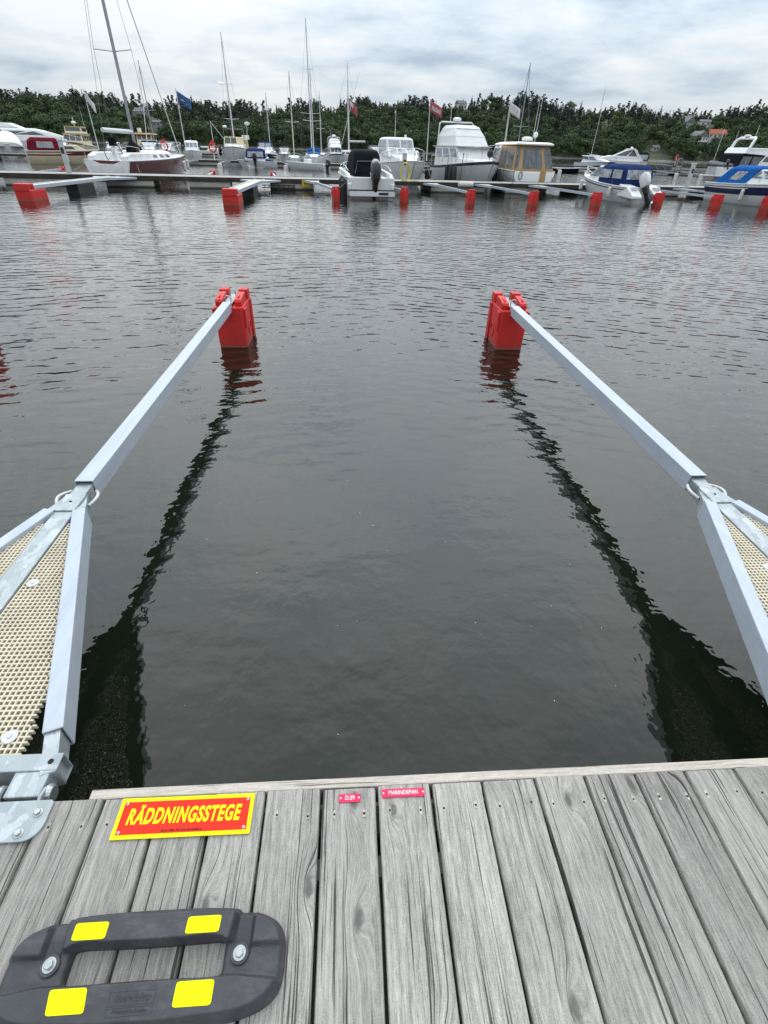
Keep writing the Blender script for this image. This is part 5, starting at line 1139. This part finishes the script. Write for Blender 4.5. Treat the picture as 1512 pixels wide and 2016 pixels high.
radar(b, 0.15, 2.3, 2.72, 0.36); MB().tube([(0.1, 2.3, 2.6), (0.1, 2.3, 2.75)], 0.06, 6).obj('radar_stem', 'gelcoat', b); antenna(b, 0.45, 2.1, 2.62, 2.6, 0.02); antenna(b, 0.62, 2.1, 2.62, 2.4, 0.03); MB().ball((0.62, 2.1, 3.05), 0.16, 0.16, 0.16, 8, 6).obj('antenna_dome', 'gelcoat', b, smooth=True); antenna(b, -1.0, 3.2, 2.6, 2.0, 0.0)
fender(b, -1.70, 2.6, 0.62, 0.16, 0.7, 'rubber_black'); bow_rail(b, s_, 6, 0.6)
# ---- second row: boats behind and along the low pier
def cuddy(b, L_, B_, canv='canvas_navy', win='clear_vinyl', engine=True, s=1.0, hmat='gelcoat', stripe=None, ob='black_plastic'):
    s_ = hull(b, L_, B_, 1.05*s, 0.85*s, hmat, tw=0.9, draft=0.3, rake=0.7, stripe=stripe)
    fs_ = house_(b, [(0.85*s, L_*0.42, L_*0.88, B_*0.42, B_*0.12), (1.20*s, L_*0.42, L_*0.72, B_*0.40, B_*0.22), (1.62*s, L_*0.40, L_*0.56, B_*0.38, B_*0.30)], 'gelcoat', 'cuddy', 0.05)
    pane(b, fs_[1]['front'], 0.06, 0.94, 0.08, 0.92, 'glass_pale', 'windshield')
    for sd_ in ('left', 'right'): pane(b, fs_[1][sd_], 0.08, 0.9, 0.08, 0.9, 'glass_pale')
    if canv:
        fs_ = house_(b, [(0.88*s, L_*0.10, L_*0.44, B_*0.45, B_*0.43), (1.55*s, L_*0.13, L_*0.44, B_*0.42, B_*0.39), (1.78*s, L_*0.20, L_*0.42, B_*0.33, B_*0.32)], canv, 'canopy', 0.08, True)
        pane(b, fs_[0]['aft'], 0.10, 0.90, 0.15, 0.92, win, 'canopy_window')
        for sd_ in ('left', 'right'): pane(b, fs_[0][sd_], 0.15, 0.85, 0.2, 0.9, win, 'canopy_window')
    if engine: outboard(b, -0.1, 0.60*s, 0.95*s, ob, R(4))
    bow_rail(b, s_, 8, 0.4*s); return s_
b = boat('cream cabin boat with burgundy canopy and matching stripe', -26.6, 59.4, R(118)); b.rotation_euler = (0, 0, R(-62)); b.location = (-30.2, 58.6, 0)
s_ = hull(b, 6.2, 2.5, 1.15, 1.0, 'gelcoat_cream', tw=0.9, draft=0.3, stripe=('stripe_red', 0.62, 0.92), rake=0.6)
fs_ = house_(b, [(1.0, 2.9, 5.4, 1.0, 0.45), (1.5, 2.9, 4.3, 0.95, 0.7)], 'gelcoat_cream', 'cabin', 0.06); pane(b, fs_[0]['front'], 0.1, 0.9, 0.3, 0.8); [pane(b, fs_[0][q], 0.15, 0.6, 0.35, 0.8) for q in ('left', 'right')]
fs_ = house_(b, [(1.02, 0.15, 3.3, 1.12, 1.10), (1.75, 0.3, 3.2, 1.06, 1.0), (2.02, 0.7, 2.6, 0.8, 0.78)], 'canvas_burgundy', 'canopy', 0.12, True)
pane(b, fs_[0]['aft'], 0.16, 0.5, 0.3, 0.95, 'clear_vinyl', 'canopy_window'); [pane(b, fs_[0][q], 0.25, 0.7, 0.3, 0.95, 'clear_vinyl', 'canopy_window') for q in ('left', 'right')]
for k in (0.25, 0.6): MB().tube([(k-0.5, -0.08, 0.1), (k-0.5, -0.06, 1.4)], 0.03, 6).obj('ladder_rail', 'mast_white', b)
fender(b, 1.36, 3.2, 0.45, 0.10, 0.6)
b = boat('boat shrouded in a white tarpaulin beside the burgundy canopy', -42.4, 79.0, R(206), name='covered_boat')
hull(b, 8.5, 3.0, 1.3, 1.1, 'gelcoat', draft=0.3); canopy(b, [(0.0, 0.8, 2.0), (1.2, 0.85, 2.35), (4.5, 0.9, 2.45), (6.8, 1.0, 2.0), (8.2, 1.1, 1.45)], 'tarp_white', 1.5, 1.15, 'tarpaulin')
b = boat('sleek white motor yacht with raked radar arch behind the burgundy canopy', -47.3, 86.5, R(-84), name='motor_yacht')
s_ = hull(b, 11.5, 3.6, 1.9, 1.5, 'gelcoat', draft=0.5, rake=1.4); fs_ = house_(b, [(1.5, 1.0, 10.2, 1.75, 0.5), (2.1, 1.2, 8.4, 1.65, 0.9), (2.75, 0.8, 5.6, 1.4, 1.0), (2.95, 0.0, 4.4, 1.2, 0.9)], 'gelcoat', 'superstructure', 0.10)
for sd_ in ('left', 'right'): pane(b, fs_[1][sd_], 0.15, 0.75, 0.2, 0.8); pane(b, fs_[0][sd_], 0.35, 0.7, 0.35, 0.65)
pane(b, fs_[1]['front'], 0.05, 0.95, 0.15, 0.85, 'glass', 'windshield')
house_(b, [(2.95, 0.2, 3.2, 1.2, 1.0), (3.45, -0.6, 1.8, 1.1, 0.9)], 'gelcoat', 'flybridge', 0.08); MB().tube([(-1.1, 0.2, 3.2), (-0.9, -0.4, 4.0), (0.9, -0.4, 4.0), (1.1, 0.2, 3.2)], 0.07, 8).obj('radar_arch', 'canvas_beige', b, smooth=True); radar(b, 0, -0.4, 4.05); antenna(b, 0.6, 0.8, 3.4, 1.2, 0.2); bow_rail(b, s_, 6, 0.6)
b = boat('small white cruiser with dark side windows beyond the burgundy canopy', -37.2, 81.0, R(205)); express(b, 6.8, 2.6, top=False, glass='glass', s=0.9, stripe=('navy', 0.7, 0.95))
b = boat('cream trawler with two-storey wheelhouse and radar', -36.6, 87.0, R(192), 'trawler', 'trawler')
s_ = hull(b, 9.5, 3.3, 1.7, 1.2, 'cream_paint', draft=0.5, rake=0.5, stripe=('wood_varnish', 0.88, 0.97)); fs_ = house_(b, [(1.2, 2.2, 6.6, 1.35, 1.15), (1.7, 2.2, 6.6, 1.33, 1.12), (2.45, 2.2, 6.2, 1.28, 1.05), (2.55, 1.6, 6.5, 1.45, 1.2)], 'cream_paint', 'wheelhouse', 0.04)
for k in range(3): pane(b, fs_[1]['front'], 0.05+k*0.31, 0.32+k*0.31, 0.12, 0.9, 'glass', 'windshield')
for sd_ in ('left', 'right'): [pane(b, fs_[1][sd_], 0.05+k*0.24, 0.24+k*0.24, 0.12, 0.88) for k in range(4)]
fs_ = house_(b, [(2.55, 2.4, 5.2, 1.15, 1.0), (3.2, 2.4, 4.9, 1.1, 0.95), (3.28, 2.2, 5.1, 1.2, 1.05)], 'cream_paint', 'upper_helm', 0.04); pane(b, fs_[0]['front'], 0.06, 0.94, 0.35, 0.92); [pane(b, fs_[0][q], 0.1, 0.9, 0.35, 0.9) for q in ('left', 'right')]
radar(b, 0, 3.4, 3.6); MB().tube([(0, 3.4, 3.2), (0, 3.4, 4.3)], 0.05, 6).obj('mast', 'mast_white', b); antenna(b, -1.1, 3.0, 3.2, 2.2); bow_rail(b, s_, 5, 0.6)
b = boat('white cruiser with navy hood behind the sailing yacht bow', -25.8, 81.0, R(196)); cuddy(b, 6.8, 2.6, 'canvas_navy', s=1.15, engine=False, stripe=('navy', 0.55, 0.9))
b = boat('work boat with orange-roofed wheelhouse behind the sailing yacht', -30.0, 95.0, R(188), 'work boat', 'work_boat')
hull(b, 8.5, 3.0, 1.6, 1.2, 'cream_paint', draft=0.4); fs_ = house_(b, [(1.2, 2, 5.2, 1.2, 1.05), (2.1, 2, 5.2, 1.2, 1.05), (2.75, 2, 5.0, 1.15, 1.0)], 'cream_paint', 'wheelhouse', 0.04); house_(b, [(2.76, 1.7, 5.5, 1.35, 1.2), (2.92, 1.8, 5.3, 1.25, 1.1)], 'orange_paint', 'roof', 0.03)
for k in range(3): pane(b, fs_[1]['front'], 0.05+k*0.31, 0.32+k*0.31, 0.1, 0.9, 'glass', 'windshield'); [pane(b, fs_[1][q], 0.05+k*0.31, 0.32+k*0.31, 0.1, 0.9) for q in ('left', 'right')]
antenna(b, -0.5, 3, 2.9, 1.0); MB().box(0.6, 1.1, 2.6, 3.0, 3.0, 3.5).obj('locker', 'gelcoat', b)
b = boat('white cabin boat with grey canvas canopy', -23.4, 80.5, R(192)); cuddy(b, 6.2, 2.4, 'canvas_grey', 'vinyl_dark', engine=False, s=1.15)
b = boat('small white cabin boat with rounded pilothouse', -21.9, 86.5, R(194)); hull(b, 6.2, 2.4, 1.2, 0.95, 'gelcoat', draft=0.3); fs_ = house_(b, [(1.0, 1.6, 4.6, 0.98, 0.75), (1.45, 1.6, 4.3, 0.98, 0.78), (2.05, 1.7, 3.8, 0.92, 0.8), (2.22, 1.8, 3.5, 0.7, 0.6)], 'gelcoat', 'pilothouse', 0.10, True)
for k in range(3): pane(b, fs_[1]['front'], 0.05+k*0.31, 0.32+k*0.31, 0.1, 0.9, 'glass_pale', 'windshield')
[pane(b, fs_[1][q], 0.1, 0.9, 0.1, 0.9) for q in ('left', 'right')]; antenna(b, 0, 2.5, 2.2, 0.4)
def small_sail(label, x, y, rz, L_, B_, mh, my, spreads, hmat='gelcoat', mmat='mast_white', cover=None, boom=None, r_=0.06, s=1.0, furl=False):
    b = boat(label, x, y, rz, 'sailboat', 'sailboat')
    s_ = hull(b, L_, B_, 1.05*s, 0.85*s, hmat, tw=0.75, draft=0.4, rake=0.7, fine=1.7)
    fs_ = house_(b, [(0.85*s, L_*0.28, L_*0.78, B_*0.34, B_*0.16), (1.20*s, L_*0.30, L_*0.70, B_*0.30, B_*0.18), (1.28*s, L_*0.34, L_*0.64, B_*0.2, B_*0.12)], 'gelcoat', 'coachroof', 0.05)
    for sd_ in ('left', 'right'): [pane(b, fs_[0][sd_], 0.15+k*0.25, 0.32+k*0.25, 0.3, 0.75) for k in range(3)]
    rigging(b, my, mh, spreads, L_, B_*0.42, 1.05*s, r_, mmat, boom, 1.2*s, furl)
    if cover: MB().loft([[(-0.10, my-0.1, boom[0]-0.05), (0.10, my-0.1, boom[0]-0.05), (0.20, my-0.1, boom[0]+0.35), (-0.20, my-0.1, boom[0]+0.35)], [(-0.06, my-boom[1], boom[0]-0.05), (0.06, my-boom[1], boom[0]-0.05), (0.08, my-boom[1], boom[0]+0.14), (-0.08, my-boom[1], boom[0]+0.14)]]).obj('sail_cover', cover, b, bevel=0.03); house_(b, [(1.2, L_*0.2, L_*0.36, B_*0.34, B_*0.32), (1.85, L_*0.22, L_*0.34, B_*0.28, B_*0.26)], cover, 'spray_hood', 0.08, True)
    bow_rail(b, s_, 9, 0.5, r_=0.014); return b
b = boat('grey-white fishing boat with dark wheelhouse gear and yellow steadying sail', -14.6, 80.0, R(188), 'fishing boat', 'fishing_boat')
s_ = hull(b, 9.0, 3.2, 1.75, 1.3, 'gelcoat_grey', draft=0.5, rake=0.6, fine=2.2); house_(b, [(1.35, 4.6, 7.8, 1.3, 0.5), (1.95, 4.6, 7.0, 1.2, 0.6)], 'gelcoat', 'foredeck', 0.1)
fs_ = house_(b, [(1.3, 1.2, 4.8, 1.35, 1.25), (2.0, 1.2, 4.8, 1.35, 1.2), (2.7, 1.4, 4.5, 1.2, 1.05)], 'cream_paint', 'wheelhouse', 0.05); [pane(b, fs_[1]['front'], 0.05+k*0.31, 0.32+k*0.31, 0.1, 0.9, 'glass', 'windshield') for k in range(3)]; [pane(b, fs_[1][q], 0.1, 0.9, 0.1, 0.9) for q in ('left', 'right')]
MB().tube([(-1.2, 2.0, 2.6), (-1.2, 2.0, 3.5), (1.2, 2.0, 3.5), (1.2, 2.0, 2.6)], 0.06, 6).obj('gear_frame', 'canvas_grey', b); radar(b, 1.0, 2.0, 3.6); MB().box(-1.6, -0.7, 0.4, 1.4, 1.3, 2.5).obj('deck_box', 'cream_paint', b, bevel=0.03); MB().box(-1.8, -0.9, 0.2, 0.6, 2.5, 2.95).obj('signal_board', 'gelcoat', b)
MB().prism([(0, 0), (1.2, 0), (0.1, 4.2)], -0.02, 0.02).obj('steadying_sail', 'cream_paint', b); b.children[-1].rotation_euler = (R(90), 0, R(180)); b.children[-1].location = (-0.15, 3.0, 2.9)
rigging(b, 3.2, 12.0, [(4.4, 0.9), (7.6, 0.8)], 9.0, 1.4, 1.75, 0.07, 'mast_white', None, 2.6, False); MB().ball((-1.75, 1.6, 4.1), 0.35, 0.06, 0.18, 8, 5).obj('wind_vane', 'gelcoat', b); MB().tube([(-1.6, 1.6, 2.6), (-1.7, 1.6, 4.0)], 0.03, 5).obj('vane_pole', 'mast_white', b)
for k in range(2): MB().tube([(1.75, 4.4+k*0.6+0.42*math.cos(a), 1.35+0.42*math.sin(a)) for a in [j*2*math.pi/14 for j in range(15)]], 0.14, 8).obj('tyre_fender', 'rubber_black', b, smooth=True)
b = boat('white outboard boat with navy-edged grey canopy, stern out from the low pier', -10.0, 60.2, R(2)); b.location = (-10.1, 65.6, 0); cuddy(b, 5.4, 2.4, 'canvas_navy', 'clear_vinyl', True, 0.95)
b = boat('white motorboat with navy topped windscreen behind the navy-edged canopy', -10.6, 78.5, R(187)); express(b, 7.0, 2.6, topmat='canvas_navy', s=0.86, stripe=('navy', 0.55, 0.95))
b = boat('small grey hooded boat beside the navy topped motorboat', -9.2, 88.0, R(185)); cuddy(b, 5.2, 1.9, 'canvas_grey', 'vinyl_dark', False, 1.05, 'gelcoat_grey')
small_sail('small white sailboat with bare mast and single crosstree', -6.9, 76.6, R(186), 7.0, 2.3, 8.6, 4.0, [(4.2, 0.8)], s=0.85)
small_sail('white sailboat with blue sail cover and hood', -4.4, 77.5, R(183), 8.0, 2.5, 9.0, 4.3, [(4.4, 1.1)], cover='canvas_blue', boom=(1.75, 2.9))
small_sail('sailboat with the tallest white mast, behind the blue sail cover', -5.0, 84.0, R(183), 9.5, 2.9, 13.8, 5.0, [(5.3, 1.2), (9.4, 0.6)], r_=0.075)
small_sail('sailboat with thin mast moored past the blue sail cover', -4.2, 98.0, R(180), 7.0, 2.2, 8.6, 3.6, [(4.2, 0.6)])
small_sail('sailboat hidden behind the navy topped motorboat, short bare mast', -12.4, 101, R(180), 7.0, 2.2, 8.3, 3.6, [])
small_sail('distant small sailboat with furled jib near the rounded pilothouse', -27.5, 112.5, R(-90), 6.5, 2.1, 5.2, 3.0, [], furl=True, boom=(1.4, 2.4))
small_sail('sailboat with slim mast behind the sailing yacht', -24.9, 83, R(185), 8.5, 2.7, 9.6, 4.0, [(5.0, 0.9)], mmat='mast_grey', furl=True)
b = boat('white flybridge boat with leaning whip pole', -2.2, 90.5, R(186), name='flybridge_boat'); flybridge(b, 7.0, 2.1, covers='none', s=0.86, hullmat='gelcoat_grey'); antenna(b, -0.85, 3.0, 2.2, 8.0, -0.33, 0.035, name='whip_pole')
b = small_sail('white sailing yacht lying side-on beyond the black canopy', 2.2, 86.6, R(88), 5.6, 2.0, 11.0, 2.2, [(5.6, 0.5)], boom=(2.75, 2.4), s=1.35)
b = boat('white hooded cruiser half hidden by the cream-hooded cruiser', 3.9, 94.0, R(186)); cuddy(b, 6.8, 2.5, 'canvas_grey', 'vinyl_dark', False, 1.35)
small_sail('sailboat with tall mast rising behind the beige canopy boat', 19.7, 75.0, R(184), 8.5, 2.7, 10.0, 4.2, [(4.5, 0.9)], mmat='mast_grey')
b = boat('white motorboat with navy hull band, bow towards the navy canopy boat', 38.5, 98.0, R(210)); express(b, 7.0, 2.8, top=False, glass='glass', s=0.95, stripe=('navy', 0.45, 0.98)); house_(b, [(1.98, 1.2, 3.3, 1.0, 0.85), (2.08, 1.0, 3.2, 1.0, 0.8)], 'gelcoat', 'hardtop', 0.04); antenna(b, 0.2, 2.2, 2.0, 6.2, -0.02, 0.04, name='whip_pole')
b = boat('long white motor cruiser with raked arch and dark canopy, side-on', 49.4, 97.5, R(83), name='motor_cruiser')
s_ = hull(b, 9.6, 3.4, 1.75, 1.35, 'gelcoat', draft=0.5, rake=1.3, stripe=('gelcoat_grey', 0.10, 0.16)); fs_ = house_(b, [(1.4, 1.2, 9.2, 1.45, 0.35), (1.95, 1.2, 7.2, 1.35, 0.8), (2.2, 1.4, 5.8, 1.25, 0.95)], 'gelcoat', 'foredeck', 0.10)
fw = house_(b, [(2.05, 1.6, 5.6, 1.26, 0.95), (2.95, 1.9, 3.4, 1.0, 0.85)], 'glass', 'windshield', 0.02); mb = MB(); [mb.panel(fw[0][q], 0, 1, 0.93, 1.04, 0.03, 0.06) for q in ('left', 'right', 'front')]; [mb.panel(fw[0][q], 0.5, 0.55, 0, 1, 0.02, 0.05) for q in ('left', 'right')]; mb.obj('windshield_frame', 'gelcoat', b)
for sx in (-1, 1): MB().xprism([(0.6, 1.5), (1.3, 1.5), (2.6, 3.08), (2.3, 3.12)], *sorted((sx*1.22, sx*1.36))).obj('radar_arch', 'gelcoat', b)
MB().box(-1.36, 1.36, 2.3, 3.1, 3.02, 3.16).obj('arch_top', 'gelcoat', b, bevel=0.05); radar(b, 0, 2.6, 3.18, 0.22); fc = house_(b, [(1.6, -0.1, 1.5, 1.3, 1.3), (2.5, -0.2, 1.8, 1.15, 1.15), (2.75, 0.2, 2.0, 0.9, 0.9)], 'canvas_black', 'canopy', 0.05); [pane(b, fc[0][q], 0.12, 0.88, 0.15, 0.9, 'clear_vinyl', 'canopy_window') for q in ('left', 'right')]
[MB().box(-1.62, -1.50, k, k+0.5, 1.02, 1.16).obj('porthole', 'glass', b) for k in (4.6, 6.4)]; bow_rail(b, s_, 6, 0.5)
b = boat('low grey work barge moored beyond the white motor cruiser', 61.5, 111.0, R(84), 'barge', 'work_barge')
hull(b, 7.0, 2.8, 1.2, 1.0, 'canvas_grey', tw=0.98, draft=0.3, fine=4); [MB().bar((-1.42, 1+k*1.4, 0.1), (-1.42, 1.8+k*1.4, 0.9), 0.08, 0.08).obj('brace', 'mast_grey', b) for k in range(4)]
# ---- motor yacht with dinghy at the edge of the marina
b = boat('big white flybridge motor yacht with black aft enclosure', 48.4, 74.0, R(-81), name='motor_yacht')
b.scale = (1, 1, 0.9)
s_ = hull(b, 13.0, 4.2, 2.0, 1.55, 'gelcoat', draft=0.6, rake=1.2); fs_ = house_(b, [(1.5, 3.0, 10.2, 1.9, 1.3), (2.1, 3.2, 9.6, 1.85, 1.4), (2.95, 3.9, 8.4, 1.7, 1.35), (3.08, 0.6, 8.8, 1.85, 1.4)], 'gelcoat', 'saloon', 0.06)
for sd_ in ('left', 'right'): pane(b, fs_[1][sd_], 0.05, 0.28, 0.15, 0.85); pane(b, fs_[1][sd_], 0.34, 0.62, 0.15, 0.85); pane(b, fs_[1][sd_], 0.68, 0.95, 0.15, 0.85)
pane(b, fs_[1]['front'], 0.05, 0.95, 0.1, 0.9, 'glass', 'windshield')
fc = house_(b, [(1.5, 0.0, 3.4, 1.85, 1.85), (2.95, 0.4, 3.8, 1.70, 1.70), (3.05, 0.7, 3.6, 1.5, 1.5)], 'canvas_black', 'aft_enclosure', 0.05); [pane(b, fc[0][q], u, u+0.4, 0.15, 0.88, 'vinyl_dark', 'enclosure_window') for q in ('left', 'right') for u in (0.06, 0.53)]
house_(b, [(3.09, 0.6, 7.4, 1.75, 1.3), (3.75, 0.9, 6.4, 1.65, 1.2)], 'gelcoat', 'flybridge', 0.06)
MB().tube([(-1.5, 1.2, 3.6), (-1.45, 1.6, 4.6), (-1.2, 1.9, 4.85), (1.2, 1.9, 4.85), (1.45, 1.6, 4.6), (1.5, 1.2, 3.6)], 0.16, 8).obj('radar_arch', 'gelcoat', b, smooth=True); radar(b, -0.2, 1.9, 5.0, 0.4); antenna(b, -1.4, -0.8, 1.6, 4.2, 0.0, 0.035, name='whip_pole'); antenna(b, -1.4, 1.4, 3.8, 1.9, 0.0, 0.03); antenna(b, -1.2, 4.0, 3.8, 2.6, 0.0, 0.03)
MB().box(-1.9, 1.9, -1.2, 0.0, 0.35, 0.5).obj('swim_platform', 'gelcoat', b, bevel=0.03); MB().box(-1.7, -1.4, -1.1, 0.0, 0.5, 1.5).obj('stern_post', 'gelcoat_grey', b)
d_ = boat('grey inflatable dinghy hung across the big motor yacht stern', 46.9, 73.0, R(8), 'dinghy', 'inflatable_dinghy')
for sx in (-1, 1): MB().tube([(sx*0.62, -1.5, 1.55), (sx*0.64, 0.4, 1.6), (sx*0.45, 1.2, 1.72), (0, 1.55, 1.8)], [0.16, 0.24, 0.23, 0.2], 10).obj('tube', 'canvas_grey', d_, smooth=True)
MB().box(-0.5, 0.5, -1.3, 1.0, 1.40, 1.50).obj('floor', 'rubber_black', d_); outboard(d_, -1.3, 1.6, 0.6, 'black_plastic', R(-30)); MB().bar((0, -0.9, 1.38), (1.5, -0.9, 1.0), 0.08, 0.08).obj('davit', 'alu', d_)

# ---- more boats in the crowded rows behind
b = boat('white launch with dark windscreen between the trawler and the sailing yacht', -31.2, 84.0, R(192)); cuddy(b, 6.0, 2.3, 'canvas_black', 'vinyl_dark', False, 1.1)
b = boat('small white motorboat low beside the lifebuoy post', -17.6, 88.0, R(188)); cuddy(b, 5.2, 2.1, None, engine=False, s=0.95)
b = boat('white open boat with blue cover along the low pier', -7.9, 66.4, R(95)); hull(b, 4.2, 1.7, 0.65, 0.55, 'gelcoat', draft=0.2); canopy(b, [(0.3, 0.45, 0.62), (1.6, 0.5, 0.85), (3.4, 0.55, 0.75)], 'canvas_navy', 0.7, 0.5, 'cover')
b = boat('pale cruiser with black hood past the red lettered flag', 15.5, 96.0, R(182)); cuddy(b, 6.5, 2.5, 'canvas_black', 'clear_vinyl', False, 1.2)
b = boat('white motorboat stern-on beyond the flybridge boat', 10.8, 99.0, R(5)); cuddy(b, 6.2, 2.4, 'tarp_white', 'clear_vinyl', True, 1.1)
b = boat('small dark green rowing boat tied at the pier before the cruiser', 29.0, 82.6, R(-84), 'rowing boat', 'rowing_boat'); hull(b, 4.0, 1.5, 0.6, 0.5, 'canvas_black', draft=0.2, deck='wood_varnish'); [MB().box(-0.6, 0.6, k, k+0.25, 0.42, 0.47).obj('thwart', 'wood_varnish', b) for k in (1.0, 2.2)]
b = boat('low white boat with black outboard between the piers', -2.4, 63.0, R(70)); hull(b, 4.6, 1.8, 0.7, 0.55, 'gelcoat', draft=0.2); outboard(b, -0.05, 0.35, 0.7, 'black_plastic', R(5)); MB().box(-0.5, 0.5, 1.8, 2.3, 0.5, 0.95).obj('console', 'gelcoat', b, bevel=0.05)
# ---- mooring lines
def line(label, a, c_, sag=0.15, mat='wire', r_=0.014):
    a, c_ = Vector(a), Vector(c_); o = thing('mooring_line', label, 'rope', a, 0, 'mooring lines of the moored boats')
    MB().tube([(a.lerp(c_, k/8)-a) + Vector((0, 0, -sag*4*(k/8)*(1-k/8))) for k in range(9)], r_, 5).obj('rope', mat, o)
line('dark line from the black canopy boat quarter towards the yellow number plate', (-0.05, 28.9, 0.75), (-0.95, 27.6, 0.48)); line('dark line from the black canopy boat quarter towards the roller fender', (2.25, 29.2, 0.75), (2.4, 28.2, 0.48))
line('bow line of the cream-hooded cruiser beside the service post', (3.3, 38.6, 1.35), (2.6, 37.2, 0.54)); line('bow line of the cream-hooded cruiser away from the service post', (5.1, 38.9, 1.35), (5.4, 37.5, 0.54))
line('bow line of the flybridge boat by the roller fender', (8.2, 38.9, 1.45), (7.3, 38.0, 0.54)); line('bow line of the flybridge boat by the beige canopy', (9.9, 38.8, 1.45), (10.5, 38.4, 0.54))
line('stern line of the beige canopy boat', (13.4, 38.5, 0.9), (14.2, 38.3, 0.54)); line('stern line of the navy canopy boat to its nearer boom', (15.0, 30.9, 0.6), (12.7, 29.6, 0.48))
line('stern line of the burgundy sailing yacht', (-15.6, 36.4, 0.9), (-16.2, 34.6, 0.54)); line('breast line of the burgundy sailing yacht', (-12.9, 37.2, 1.0), (-12.0, 34.9, 0.54))
# ---- specks drifting on the water of the berth
rg = random.Random(5); mb = MB()
for k in range(90):
    x, y, s_ = rg.uniform(-1.2, 1.8), rg.uniform(0.9, 6.5), rg.uniform(0.0015, 0.0045); a = rg.uniform(0, 6.28)
    mb.add([(x+s_*math.cos(a+q)*(1 if j % 2 else 0.5), y+s_*math.sin(a+q), 0.0035) for j, q in enumerate((0, 1.3, 3.0, 4.6))], [(0, 1, 2, 3)])
o = mb.obj('floating_specks', 'cream_paint'); tag(o, 'pale specks drifting on the dark water of the berth', 'debris', kind='stuff')
